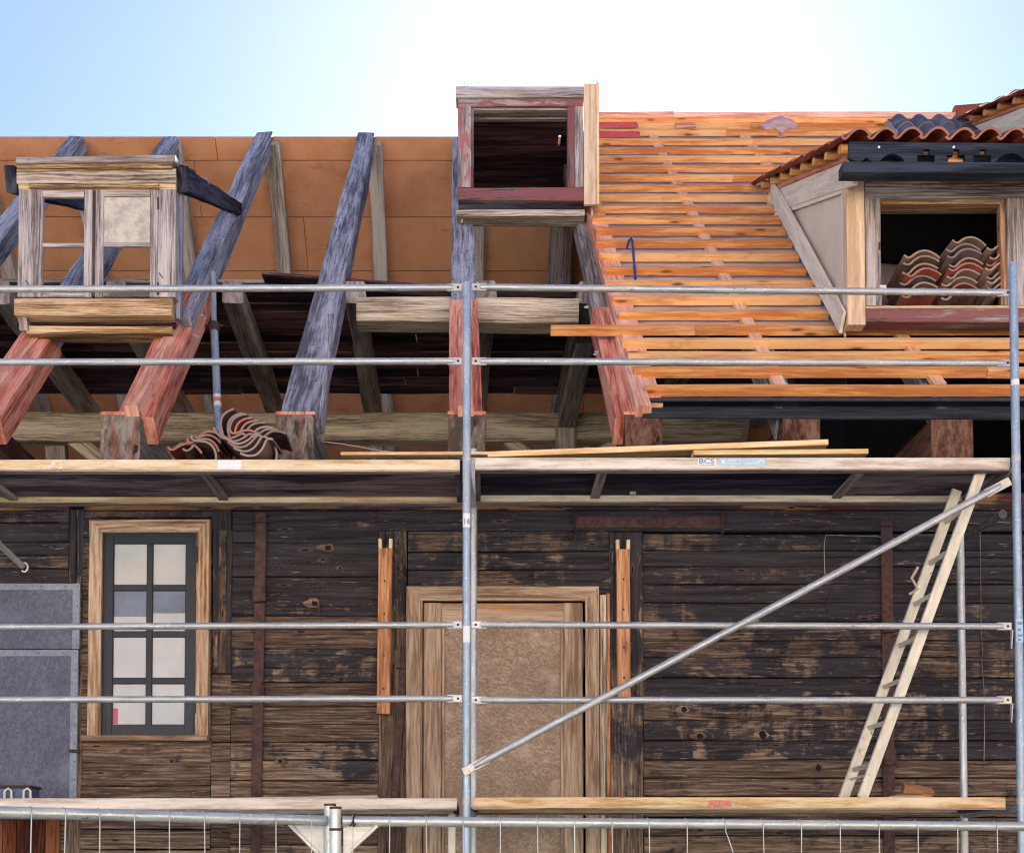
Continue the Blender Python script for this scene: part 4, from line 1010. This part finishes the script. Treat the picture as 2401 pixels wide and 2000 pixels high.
# ================================================================== SCAFFOLD
YS=7.0
sc=empty('scaffolding',(X(957,YS,1700),YS,0),'galvanised tube scaffold with two deck levels in front of the plank house','scaffolding')
xcen=X(957,YS,1300); xr=X(2089,YS,1300); bay=xr-xcen; r=.0242
def std(x,Y,z1,stk=None,mat='galvb'):
    q=MB(); q.tube([(x,Y,0.02),(x,Y,z1)],r,20); o=q.build('standard',MT[mat],sc)
    q=MB(); q.box(x-.07,x+.07,Y-.07,Y+.07,0,.012); q.build('base_plate',MT['galv'],o)
    return o
zc1=Z(581,YS); zr1=Z(540,YS)
sC=std(xcen,YS,zc1); sR=std(xr,YS,zr1); sL=std(xcen-bay,YS,zc1)
for x in (xcen,xr):
    o=sC if x==xcen else sR
    for y in (940,1642):
        q=MB(); z=Z(y,YS); q.tube([(x,YS,z-.02),(x,YS,z-.005),(x,YS,z+.005),(x,YS,z+.02)],.0256,20,None,True,[.0244,.0258,.0258,.0244]); q.build('spigot_joint',MT['galv'],o)
# rear standards
xr2=X(1972.5,YS+.8,1350)
for x,y1 in ((xr2,Z(1098,YS+.8)),(xcen+.03,Z(925,YS+.75)),(xcen-bay+.03,Z(925,YS+.75))):
    q=MB(); Y=YS+(.8 if x==xr2 else .72); q.tube([(x,Y,.02),(x,Y,y1)],r,20); q.build('rear_standard',MT['galv'],sc)
# guard rails, with flattened ends
def rail(x0,y0,x1,y1,Y=YS+.01,rr=.0195,name='guard_rail',mat='galv',m0=True,m1=True):
    a,b=P(x0,y0,Y),P(x1,y1,Y); d=(b-a).normalized()
    q=MB(); q.tube([a+d*.05 if m0 else a,a+d*.10 if m0 else a+d*.01,b-d*.10 if m1 else b-d*.01,b-d*.05 if m1 else b],rr,18,None,True,[rr*.8 if m0 else rr,rr,rr,rr*.8 if m1 else rr])
    o=q.build(name,MT[mat],sc)
    for fl,p,s in ((m0,a,1),(m1,b,-1)):
        if not fl: continue
        q=MB(); q.timber(p,p+d*s*.085,.010,.046,(0,0,1),.004); q.build('rail_end_plate',MT[mat],o)
        q=MB(); c=p+d*s*.022; q.tube([c+V((0,-.0062,0)),c+V((0,.0062,0))],.007,10); q.build('wedge_pin',MT['dark'],o)
    return o
x0L=-176
for (yl,y1,y2,y3) in ((594,590,589,601),(743,741,741,745),(1286,1281,1281,1284),(1435,1432,1435,1435)):
    rail(x0L,yl,947,y1); rail(968,y2,2074,y3)
# wedge heads hanging under the right-hand rail ends
for y in (601,745,1284,1435):
    q=MB(); q.timber(P(2075,y+8,YS),P(2074,y+46,YS),.008,.03,(0,1,0),.002,0,1,None,.006,.014); q.build('rail_wedge',MT['galv'],sc)
# diagonal brace
a,b=P(950,1583,YS-.05),P(2071,986,YS-.05); d=(b-a).normalized()
q=MB(); q.tube([a+d*.07,a+d*.14,b-d*.12,b-d*.06],.0212,18,None,True,[.016,.0212,.0212,.016]); br=q.build('diagonal_brace',MT['galv'],sc)
for p,s in ((a,1),(b,-1)):
    q=MB(); q.timber(p,p+d*s*.16,.012,.05,(0,0,1),.005); q.build('brace_end_plate',MT['alu'],br)
q=MB(); c=a+d*.06; q.tube([c+V((0,-.012,0)),c+V((0,.02,0))],.012,12); q.build('brace_pin',MT['galv'],br)
# decks
def deck(x0,x1,ytop,ybot,edge,under,bars=(),Yf=YS+.035,Yr=YS+.70,y0b=None,rearmat=None,end=True,rx1=None):
    zt=Z(ytop,Yf); zb=Z(ybot,Yf); xa=X(x0,Yf,(ytop+ybot)/2); xb=X(x1,Yf,(ytop+ybot)/2)
    o=empty('platform',((xa+xb)/2,Yf,zb),parent=sc)
    q=MB(); q.box(xa,xb,Yf,Yf+.022,zb+.006,zt,.003,.5,.0006); q.build('front_edge_board',MT[edge],o)
    q=MB(); q.box(xa,xb,Yf-.004,Yf+.05,zb-.004,zb+.006,.002); q.box(xa,xb,Yr-.05,Yr+.006,zb-.004,zb+.006,.002); q.build('frame_flange',MT['strut'],o)
    q=MB(); q.box(xa+.03,(rx1 or xb)-.02,Yr-.022,Yr,zb+.006,zt-.004,.003,.5,.0006); q.build('rear_edge_board',MT[rearmat or edge],o)
    q=MB(); q.box(xa+.01,xb-.01,Yf+.022,Yr-.022,zt-.022,zt-.008,.001,.5); q.build('deck_panel',MT[under],o)
    q=MB(); q.box(xa,xa+.03,Yf+.022,Yr-.022,zb+.004,zt-.022,.002); q.build('frame_end',MT['deckunder'],o); q=MB(); q.box(xb-.03,xb,Yf+.022,Yr-.022,zb+.004,zt-.022,.002); q.build('frame_end',MT['deckunder'],o)
    for k,xm in enumerate(bars):
        q=MB(); xm=X(xm,Yf,ybot); q.box(xm-.03,xm+.03,Yf+.022,Yr-.022,zt-.045,zt-.023,.003,.8); q.build('cross_bar',MT['strut'],o)
    return o,xa,xb,zt,zb
dk1=deck(x0L+12,943,942,966,'deckedge','deckunder',(410,-60),rearmat='deckedge')
dk2=deck(974,2072,938,964,'deckedgew','deckdark',(1240,1780),rearmat='deckedgew')
dk3=deck(x0L+12,937,1636,1660,'deckedgew','deckunder',(),rearmat='deckedgew')
dk4=deck(970,2062,1634,1658,'deckedgeo','deckunder',(),rearmat='deckedgeo')
# lighter third plywood bay of the upper right deck
o,xa,xb,zt,zb=dk2
q=MB(); q.box(X(1772,YS+.035,964),xb-.035,YS+.058,YS+.675,zt-.0275,zt-.0225,.0005,.6); q.build('deck_panel',MT['deckunder'],o)
q=MB(); q.pbox(1292,1003,1304,1013,YS+.60,.03,.002); q.pbox(1290,1003,1312,1006,YS+.59,.04,.001); q.build('deck_clip',MT['galv'],o)
def stick(par,x0,y0,x1,y1,Y,mat,name='sticker'):
    q=MB(); q.pbox(x0,y0,x1,y1,Y,.0012,.0001); return q.build(name,MT[mat],par)
YF=YS+.035-.0016
stick(dk2[0],1431,940.5,1469,954.5,YF,'sticker'); stick(dk2[0],1475,940.5,1522,954.5,YF,'stickerb'); stick(dk2[0],1523.5,940.5,1570,954.5,YF,'stickerb')
stick(dk1[0],446,944,495,962,YF,'sticker')
stick(dk4[0],1452,1640,1500,1654,YF,'redprint','faded_print'); stick(dk4[0],1503,1640,1538,1654,YF,'pinkplastic','faded_print') if False else None
def text(body,px,py,Y,size,mat,par,shear=0.,rot=(R(90),0,0),sx=1.):
    cu=bpy.data.curves.new('lettering','FONT'); cu.body=body; cu.size=size; cu.extrude=.0006; cu.align_x='CENTER'; cu.align_y='CENTER'; cu.shear=shear; cu.offset=.0006
    t=bpy.data.objects.new('tmp_text',cu); COL.objects.link(t)
    dg=bpy.context.evaluated_depsgraph_get(); me=bpy.data.meshes.new_from_object(t.evaluated_get(dg))
    bpy.data.objects.remove(t)
    me.materials.clear(); me.materials.append(MT[mat])
    o=bpy.data.objects.new('lettering',me); COL.objects.link(o); o.parent=par
    p=P(px,py,Y); o.location=p-WORLD[par.name]; o.rotation_euler=rot; o.scale=(sx,1,1); reg(o,p); return o
text('BCS',1449,946,YF-.001,.040,'letter',dk2[0],0,sx=1.35)
q=MB(); q.pbox(1434,952.2,1466,953.4,YF-.0012,.001,.0001); q.build('sticker_line',MT['letter'],dk2[0])
q=MB()
for (x0,y0,x1,y1) in ((1480,943,1486,951),(1492,944,1510,945),(1486,950,1518,951),(1528,948,1552,949.5),(1530,950.5,1548,951.5)): q.pbox(x0,y0,x1,y1,YF-.0012,.001,.0001)
q.timber(P(1552,950,YF-.0008),P(1562,943,YF-.0008),.001,.006,(0,0,1),.0001); q.timber(P(1562,943,YF-.0008),P(1567,950,YF-.0008),.001,.006,(0,0,1),.0001)
q.build('sticker_mark',MT['sticker'],dk2[0])
q=MB()
for i in range(9): q.pbox(1454+5*i,1642+(i%3)*2,1457.5+5*i,1643+(i%3)*2+random.choice((1,4,6)),YF-.0012,.001,.0001)
q.build('faded_print',MT['redprint'],dk4[0])
# white splash mark on the upper left edge board
q=MB()
for k in range(9):
    x=90+random.uniform(0,32); y=948+random.uniform(0,14); q.timber(P(x,y,YF),P(x+random.uniform(4,12),y-random.uniform(1,7),YF),.001,random.uniform(.004,.01),(0,0,1),.0002)
q.build('paint_splash',MT['sticker'],dk1[0])
def pstick(x,y0,y1,w,mat,txt=None,par=sC,xx=None):
    q=MB(); n=8; rows=[]
    for z in (Z(y0,YS),Z(y1,YS)):
        rows.append([(xx+math.sin(t)*(r+.0008),YS-math.cos(t)*(r+.0008),z) for t in [w*(i/n-.5)*2 for i in range(n+1)]])
    q.sheet(rows,.5); return q.build('tube_sticker',MT[mat],par)
pstick(0,1054,1083,1.0,'sticker',xx=xcen); pstick(0,1284,1318,1.0,'sticker',xx=xcen); pstick(0,1270,1318,1.0,'stickerb',par=sR,xx=xr); pstick(0,780,792,1.3,'sticker',par=sR,xx=xr)
q=MB()
for k,y in enumerate((1275,1288,1300,1309)): q.pbox(2088,y,2097-(k%2)*3,y+5,YS-r-.0025,.001,.0001)
q.build('sticker_print',MT['letter'],sR)
text('16',957,1069,YS-r-.002,.045,'letter',sC,rot=(R(90),0,0))
# transoms under the decks at the standards
for x,xb_ in ((xcen,xcen+.03),(xr,xr2),(xcen-bay,xcen-bay+.03)):
    for y in (954,1650):
        z=Z(y,YS)-.02; q=MB(); q.tube([(x,YS,z),(xb_,YS+(.8 if xb_==xr2 else .72),z)],.021,14); q.build('transom',MT['galv'],sc)
q=MB(); a=P(2070,958,YS+.03); q.timber(V((xr-.01,YS+.03,Z(945,YS)-.05)),V((xr2,YS+.8,Z(945,YS)-.05)),.03,.05,(0,0,1),.004); q.build('transom',MT['strut'],sc)
# white bracket leg under the lower left deck, wall ties
q=MB(); q.box(X(919,YS+.5,1700),X(934,YS+.5,1700),YS+.5,YS+.545,0.3,Z(1668,YS+.5),.004); q.build('bracket_leg',MT['white'],sc)
q=MB(); a,b=P(2055,1055,YS+.35),P(1978,1102,YW-.02); q.tube([a,b],.024,18); wt=q.build('wall_tie',MT['tiedark'],sc)
q=MB(); d=(a-b).normalized(); q.tube([a+d*.0,a+d*.012],.0265,18); q.build('tie_collar',MT['zinc'],wt)
q=MB(); q.tube([P(-40,1080,YS+.5),P(46,1160,YW-.12)],.021,16); wt=q.build('wall_tie',MT['galv'],sc)
q=MB(); q.tube([P(50+7*math.cos(t/3),1163+9*math.sin(t/3),YW-.13) for t in range(-6,8)],.006,8); q.build('tie_hook',MT['white'],wt)
q=MB(); q.tube([P(52,1168,YW-.12),P(86,1192,YW-.02)],.008,8); q.build('tie_rod',MT['rust'],wt)
# ladder
lad=empty('ladder',(X(1748,7.25,1632),7.25,dk4[3]),'pale aluminium ladder leaning from the lower deck up to the upper deck at the right','ladder')
fa,fb=P(1768,1632,7.12),P(2011,968,7.12); ra,rb=P(1727,1632,7.45),P(1962,1006,7.45)
fa.z=ra.z=dk4[3]+.001
for a,b in ((fa,fb),(ra,rb)):
    q=MB(); q.timber(a,b,.028,.062,(-1,0,.4),.004,0,1); q.build('stile',MT['alu'],lad)
for y in (1071,1155,1239,1324,1408,1492,1577,1597):
    p=P(1000,y,7.45); t=(p.z-ra.z)/(rb.z-ra.z); c=ra.lerp(rb,t); t2=(p.z-fa.z)/(fb.z-fa.z); e=fa.lerp(fb,t2)
    q=MB(); w=.034 if y!=1597 else .018; q.timber(c,e,w,w*.8,(-.4,0,1),.003); q.build('rung',MT['alu'],lad,label='thin lower tie bar' if y==1597 else None)
q=MB(); p=ra.lerp(rb,.69); q.tube([p+V((-.02,0,.12)),p+V((-.06,0,.05)),p+V((-.03,-.02,-.02)),p+V((-.075,0,-.05))],.009,8); q.build('rope_loop',MT['rope'],lad)

# ================================================================== LOOSE THINGS
# pile of pantiles on the upper deck
zd=dk1[3]
tb=MB(); tb.tile((-.12,-.17,-.015),(1,0,0),(0,1,0),(0,0,1),.245,.34,.015,.038,n=18)
tproto={}
def make_tile(mat):
    if mat not in tproto:
        o=tb.build('clay_tile',MT[mat],None,origin=(0,0,0)); tproto[mat]=o; return o
    o=tproto[mat].copy(); COL.objects.link(o); return o
def put(o,loc,rx,ry,rz,label,group):
    o.location=loc; o.rotation_euler=(R(rx),R(ry),R(rz)); tag(o,label,'clay tile',group,'thing')
ords=['first','second','third','fourth','fifth','sixth','seventh','eighth','ninth','tenth','eleventh','twelfth']
gp='clay tiles heaped on the upper scaffold deck'
k=0

def heap(x,y,Y,phi,n,stp,dphi,rot0,name,mats,dY=.0):
    p=P(x,y,Y)
    for i in range(n):
        a=phi+dphi*i
        _t=make_tile(mats[i%len(mats)]); _t.scale=(.86,.86,.86); put(_t,p.copy(),random.uniform(-4,3),a+random.uniform(-3,3),random.uniform(-5,5),'%s tile from the left in the %s of the tile heap'%(ords[i],name),gp)
        p=p+V((stp*math.cos(R(rot0)),dY,-stp*math.sin(R(rot0))+(.004 if i%2 else 0)))
heap(470,886,7.44,-62,9,.036,5.0,22,'upper leaning row',['claybrown','claybrown','claybrown','clayred','claybrown','claybrown','claymix'])
heap(486,908,7.27,196,6,.036,-7,28,'lower nested row',['claybrown','claybrown','claymix'])
heap(392,938,7.36,14,2,.085,-20,-8,'low far left part',['clayred','claybrown'])
heap(430,914,7.40,-16,4,.030,20,72,'flat middle part',['clayred','claybrown','clayred','claybrown'],-.03)
put(make_tile('clayred'),P(512,908,7.3),0,22,4,'orange red tile lying across the middle of the tile heap',gp)
put(make_tile('claymix'),P(556,932,7.4),0,62,4,'buff tile standing at the right foot of the heap against the beam end',gp)
# three stacks in the dormer opening
gs='clay tiles stacked in the opening of the tiled dormer'
zs=Z(632,yc)+.07
stacks=[('left',1874,[],7),('middle',1960,[],9),('right',2043,[],8)]
for nm,px,_,n in stacks:
    x=X(px,yc+.15,580); zz=zs
    for i in range(n):
        m=random.choice(('claymix','claybrown','claymix','clayred','claymix'))
        ry=random.uniform(-4,4); tilt=14+random.uniform(-3,3)
        if i==n-1: ry+=8
        o=make_tile(m); o.scale=(1.04,1.0,1.0)
        put(o,V((x+random.uniform(-.018,.018)+.004*i,yc+.25+random.uniform(-.02,.02),zz+.03)),-tilt,ry-4,5+random.uniform(-5,5),
            ('topmost' if i==n-1 else 'bottom' if i==0 else ords[i]+' from the bottom')+' clay tile of the %s stack in the dormer opening'%nm,gs)
        zz+=.043+random.uniform(0,.010)
# long boards on the right upper deck
zd2=dk2[3]
def board(p,q_,w,h,mat,label,up=(0,0,1),name='loose_board',cat='board'):
    m=MB(); m.timber(p,q_,w,h,up,.003,.001); o=m.build(name,MT[mat]); tag(o,label,cat,'new boards lying on the upper deck'); return o
board(P(1000,937,7.16),P(1694,912,7.16),.10,.034,'pine','long fresh pine board lying aslant on the other boards, its right end raised')
board(P(1330,936,7.25),P(1684,921,7.25),.10,.03,'batten','darker orange board just below the long slanting board')
board(P(1420,933,7.10),P(1776,930,7.10),.09,.028,'pine','short low board ending furthest right on the upper deck')
board(P(700,933,7.5),P(1290,931,7.5),.06,.02,'pine','thin board lying behind the centre pole on the upper deck')
# hard hat
q=MB(); hc=P(1203,952,7.5); rows=[]
for i in range(9):
    ph=math.pi/2*i/8; rows.append([hc+V((.10*math.cos(ph)*math.cos(t),.12*math.cos(ph)*math.sin(t),.10*math.sin(ph))) for t in [2*math.pi*j/24 for j in range(25)]])
q.sheet(rows,.5); hat=q.build('hard_hat',MT['lime']); tag(hat,'lime green hard hat lying behind the boards on the upper deck','hard hat')
q=MB(); q.tube([hc+V((.115*math.cos(t),.14*math.sin(t),-.003)) for t in [2*math.pi*j/24 for j in range(25)]],.012,8); 
me=q.build('hat_brim',MT['lime'],hat)
# pry bar hooked on the battens
pbase=hit(1303,572,.16); ptop=hit(1297,494,.22)
q=MB(); q.tube([pbase,ptop,ptop+V((-.012,-.01,.012)),ptop+V((-.03,-.02,-.01)),ptop+V((-.05,-.03,-.08))],.011,10,None,True,[.011,.011,.011,.010,.008]); o=q.build('pry_bar',MT['blue']); tag(o,'blue steel pry bar hooked over the new roof battens','pry bar')
# pink trays near the ridge
for (x0,y0,x1,y1,l) in ((1231,253,1304,266,'upper of the two pinkish red trays lying between the top battens'),(1233,272,1308,285,'lower of the two pinkish red trays lying between the top battens')):
    a,b=hit(x0,y1,.15),hit(x1,y0,.15); c=(a+b)/2; w=b.x-a.x
    q=MB(); t=empty('plastic_tray',c,l,'tray','pinkish red trays by the ridge')
    q.timber(c-V((w/2,0,0)),c+V((w/2,0,0)),.10,.012,NRM,.004); q.build('tray_base',MT['pinkplastic'],t)
    q=MB()
    for s in (-1,1):
        q.timber(c-V((w/2,0,0))+SLP*.05*s+NRM*.012,c+V((w/2,0,0))+SLP*.05*s+NRM*.012,.012,.03,NRM,.003); q.timber(c+V((s*w/2,0,0))-SLP*.05+NRM*.0125,c+V((s*w/2,0,0))+SLP*.05+NRM*.0125,.012,.031,NRM,.003)
    q.build('tray_rim',MT['pinkplastic'],t)
c=hit(1405,258,.17); q=MB(); q.timber(c-V((.10,0,0)),c+V((.10,0,.0)),.10,.03,NRM,.006,.006,5); o=q.build('offcut_block',MT['pinkl']); tag(o,'small pale pink offcut lying against a top batten','offcut')
c=hit(1600,260,.18); q=MB(); rows=[]
for i in range(10):
    ph=math.pi*(i/9-.5); rows.append([c+V(((.17+.03*math.sin(5*t+i))*math.cos(ph)*math.cos(t),.07*math.cos(ph)*math.sin(t),(.08+.02*math.sin(3*t))*math.sin(ph)+.01*math.sin(7*t+i*2))) for t in [2*math.pi*j/20 for j in range(21)]])
q.sheet(rows,.5); o=q.build('crumpled_bag',MT['rag']); tag(o,'crumpled pinkish plastic bag lying between the top battens','plastic bag')
# steel prop under the loft
pr=empty('steel_prop',P(452,905,8.6),'bluish adjustable steel prop standing behind the second rafter with a red and white label','steel prop')
ptp=P(437,560,9.3); a=P(452,960,8.9); b=P(439,668,9.15)
q=MB(); q.tube([a,b],.030,18); q.build('outer_tube',MT['galvb'],pr)
q=MB(); q.tube([b,ptp],.022,16); q.build('inner_tube',MT['galv'],pr)
q=MB(); d=(b-a).normalized(); q.tube([b-d*.05,b-d*.03,b,b+d*.02],.038,12,None,True,[.036,.045,.045,.036]); q.tube([b-V((.07,0,.0)),b+V((.07,0,0))],.008,8); q.build('adjusting_collar',MT['rust'],pr)
c=a.lerp(b,.42); q=MB(); q.tube([c,c+d*.10],.0306,18); q.build('prop_label',MT['sticker'],pr)
c=a.lerp(b,.45); q=MB(); q.tube([c,c+d*.035],.0309,18); q.build('prop_label',MT['redprint'],pr)
# tool case and scrap on the lower deck
zd4=dk4[3]; zd3=dk3[3]
tc=empty('tool_case',P(20,1636,7.5),'blue grey tool case with pale catches standing on the lower deck at the left edge','tool case')
q=MB(); a=P(-90,1630,7.45); b=P(60,1630,7.45); z0=Z(1650,7.45); q.box(a.x,b.x,7.45,7.62,zd3+.001,zd3+.09,.008); q.build('case_body',MT['bluebox'],tc)
q=MB(); q.box(a.x-.01,b.x+.01,7.44,7.63,zd3+.09,zd3+.105,.004); q.build('case_lid',MT['rust'],tc)
for px in (18,57):
    q=MB(); x=X(px,7.44,1630); q.tube([(x-.022,7.43,zd3+.02),(x-.02,7.43,zd3+.07),(x,7.43,zd3+.085),(x+.02,7.43,zd3+.07),(x+.022,7.43,zd3+.02)],.008,8); q.build('case_catch',MT['white'],tc)
q=MB(); q.timber(V((X(1817,7.4,1630),7.4,zd4+.02)),V((X(1905,7.4,1630),7.4,zd4+.028)),.12,.016,(0,0,1),.003,.004,6); o=q.build('scrap_board',MT['yellowsill']); tag(o,'broken brown plank scrap lying flat on the lower deck by the ladder','scrap wood','scrap wood on the lower deck')
q=MB(); q.timber(V((X(1858,7.45,1622),7.5,zd4+.085)),V((X(1920,7.45,1628),7.5,zd4+.06)),.06,.05,(0,-.6,1),.003,.004,4,None,.05,.02); o=q.build('scrap_board',MT['stick']); tag(o,'orange wedge of wood resting on the flat scrap on the lower deck','scrap wood','scrap wood on the lower deck')
q=MB(); q.timber(V((X(483,7.3,1633),7.3,zd3+.012)),V((X(775,7.3,1630),7.3,zd3+.022)),.09,.016,(0,0,1),.003,.003); o=q.build('thin_board',MT['deckedgew']); tag(o,'thin pale board lying on the lower left deck','board')

# ================================================================== FENCE
def fence(label,pa,pb_,rr,wires,bent=None,post=None,gus=None):
    (x0,y0,Y0),(x1,y1,Y1)=pa,pb_
    a=P(x0,y0,Y0); b=P(x1,y1,Y1); zz=(a.z+b.z)/2; a.z=b.z=zz
    o=empty('fence_panel',V(((a.x+b.x)/2,(Y0+Y1)/2,0)),label,'fence panel','mesh fence panels in front of the scaffold')
    q=MB(); q.tube([a,b],rr,20); q.build('top_rail',MT['fence'],o)
    q=MB(); q.tube([V((a.x,a.y,.12)),V((b.x,b.y,.12))],rr,16); q.build('bottom_rail',MT['fence'],o)
    n=V((b.y-a.y,-(b.x-a.x),0)).normalized(); 
    if n.y>0: n=-n
    for w in wires:
        # place along the rail by measured direction
        dd=ray(w,1700); t=0
        ex=b-a
        t=(a.y*dd.x/dd.y-a.x)/(ex.x-ex.y*dd.x/dd.y)
        c=a+ex*t; off=n*(rr+.002)
        lean=random.uniform(-.006,.006)
        low=[c+off+V((lean,0,-.35)),c+off+V((lean*2,0,-1.0)),V((c.x,c.y,.12))+off]
        if bent==w: low=[c+off+V((.008,0,-.05)),c+off+V((.028,0,-.11)),c+off+V((.035,0,-.25)),V((c.x,c.y,.12))+off]
        top=[c-n*(rr*.3)+V((0,0,rr+.003)),c+n*(rr*.6)+V((0,0,rr*.85)),c+off,c+off+V((0,0,-.03))]
        q=MB(); q.tube(top+low,.0021,7); q.build('fence_wire',MT['galv'],o)
    q=MB()
    for z in (.3,.5,.7,.9,1.1,1.3):
        q.tube([V((a.x,a.y,z))+n*rr,V((b.x,b.y,z))+n*rr],.002,6)
    q.build('horizontal_wire',MT['fence'],o)
    return o,a,b
fL,aL,bL=fence('left mesh fence panel with a thicker looking top rail sloping down to the shared post',(-220,1658,3.85),(667,1683,4.68),.0205,[-90,-10,61,130.6,201,272,343,415,487,561,634])
fR,aR,bR=fence('right mesh fence panel whose top rail runs from the rusty post to the right edge',(702,1682,4.62),(2240,1696,5.2),.0200,[723,798,873,948,1024,1100,1175.5,1252,1328,1405.5,1484,1561,1639,1718,1797.6,1877,1958,2038.6,2118],bent=1484)
for par,x,Y,y1 in ((fL,677,4.70,1648),(fR,688,4.62,1654)):
    p=P(x,y1,Y); q=MB(); q.tube([V((p.x,p.y,0.02)),p],.0225,20); po=q.build('fence_post',MT['fence'],par)
    q=MB(); q.tube([p+V((0,0,-.008)),p+V((0,0,.001))],.0232,20); q.build('rusty_rim',MT['rust'],po)
    if par==fR:
        q=MB(); z=Z(1703,Y); q.tube([V((p.x,p.y,z)),V((p.x,p.y,z+.010))],.0232,20); q.build('rusty_weld',MT['rust'],po)
q=MB(); c=P(726,1682,4.60); q.tube([c+V((.0,-.022*math.cos(t),.022*math.sin(t))) for t in [i*.5 for i in range(14)]],.0035,7); q.tube([c+V((0,-.02,.0)),c+V((-.012,-.03,-.02)),c+V((.01,-.03,-.012))],.0035,7); q.build('rusty_wire_tie',MT['rust'],fR)
for par,pts,Y in ((fL,[(594,1690),(664,1693),(664,1760)],4.72),(fR,[(704,1692),(774,1692),(704,1757)],4.64)):
    q=MB(); pp=[P(x,y,Y) for x,y in pts]; q.prism(pp,(0,.004,0),.5); q.build('corner_gusset',MT['white'],par)
    q=MB(); h0,h1=(pp[0],pp[2]) if par==fL else (pp[1],pp[2]); q.timber(h0,h1,.02,.014,(0,0,1),.003); q.build('gusset_rim',MT['white'],par)

# ================================================================== CAMERA, LIGHT
cam=bpy.data.cameras.new('Camera'); co=bpy.data.objects.new('Camera',cam); COL.objects.link(co)
cam.sensor_width=36; cam.sensor_fit='HORIZONTAL'; cam.lens=F/2100*36
cam.shift_x=(1050-CX)/2100; cam.shift_y=(CY-874.5)/2100; cam.clip_end=1000; cam.clip_start=.1
co.location=(0,0,CZ); co.rotation_euler=(R(90)+TH,0,0)
S.camera=co
w=bpy.data.worlds.new("World"); S.world=w; w.use_nodes=True; nt=w.node_tree
sky=nt.nodes.new('ShaderNodeTexSky'); sky.sky_type='NISHITA'; sky.sun_disc=False
SE,SA=R(SUN_E),R(SUN_A)
sky.sun_elevation=SE; sky.sun_rotation=SA; sky.air_density=AIR; sky.dust_density=DUST; sky.ozone_density=OZONE
bg=nt.nodes['Background']; bg.inputs[1].default_value=SKYS; nt.links.new(sky.outputs[0],bg.inputs[0])
sun=bpy.data.lights.new('Sun','SUN'); sun.energy=SUNP; sun.angle=R(.5); sun.color=(1,.95,.86)
so=bpy.data.objects.new('Sun',sun); COL.objects.link(so)
# direction towards the sun: rotation 0 = +Y, growing towards +X
dv=V((math.sin(SA)*math.cos(SE),math.cos(SA)*math.cos(SE),math.sin(SE)))
so.rotation_euler=dv.to_track_quat('Z','Y').to_euler(); so.location=(0,20,20)
S.view_settings.view_transform='Standard'; S.view_settings.look='None'; S.view_settings.exposure=EXPO; S.view_settings.gamma=1
S.render.engine='CYCLES'; S.cycles.max_bounces=8; S.cycles.diffuse_bounces=5
S.cycles.use_denoising=True; S.cycles.denoising_prefilter='NONE'; S.cycles.pixel_filter_type='BLACKMAN_HARRIS'; S.cycles.filter_width=1.15

# unseen houses added across the street to bounce sunlight onto the shaded front
def across(x0,x1,hgt,mat,label,nw):
    o=empty('bounce_house',((x0+x1)/2,-9,0),label,'house')
    q=MB(); q.box(x0,x1,-17,-9,0,hgt,.01); q.build('wall',MT[mat],o)
    q=MB(); q.prism([(x0,-8.7,hgt-.1),(x0,-13,hgt+4),(x0,-17.3,hgt-.1)],(x1-x0,0,0),.5,(0,1,0)); q.build('roof',MT['clayred'],o)
    for k in range(nw):
        cx_=x0+(x1-x0)*(k+.5)/nw
        for z in (1.0,3.6):
            if k==nw//2 and z<2:
                q=MB(); q.box(cx_-.5,cx_+.5,-9.0,-8.96,0.02,2.2); q.build('door',MT['sash'],o); continue
            q=MB(); q.box(cx_-.55,cx_+.55,-9.0,-8.95,z-.05,z+1.45); wf=q.build('window',MT['white'],o)
            q=MB(); q.box(cx_-.47,cx_-.03,-8.96,-8.945,z+.03,z+1.37); q.box(cx_+.03,cx_+.47,-8.96,-8.945,z+.03,z+1.37); q.build('pane',MT['paneblue'],wf)
across(-22,-8.2,6.2,'plaster1','cream plastered house with a red tiled roof added out of view across the street to bounce light, at the left',5)
across(-8,5.6,6.8,'plaster2','white plastered house with a red tiled roof added out of view straight across the street to bounce light',5)
across(5.8,20,6.0,'plaster3','yellow plastered house with a red tiled roof added out of view across the street to bounce light, at the right',5)
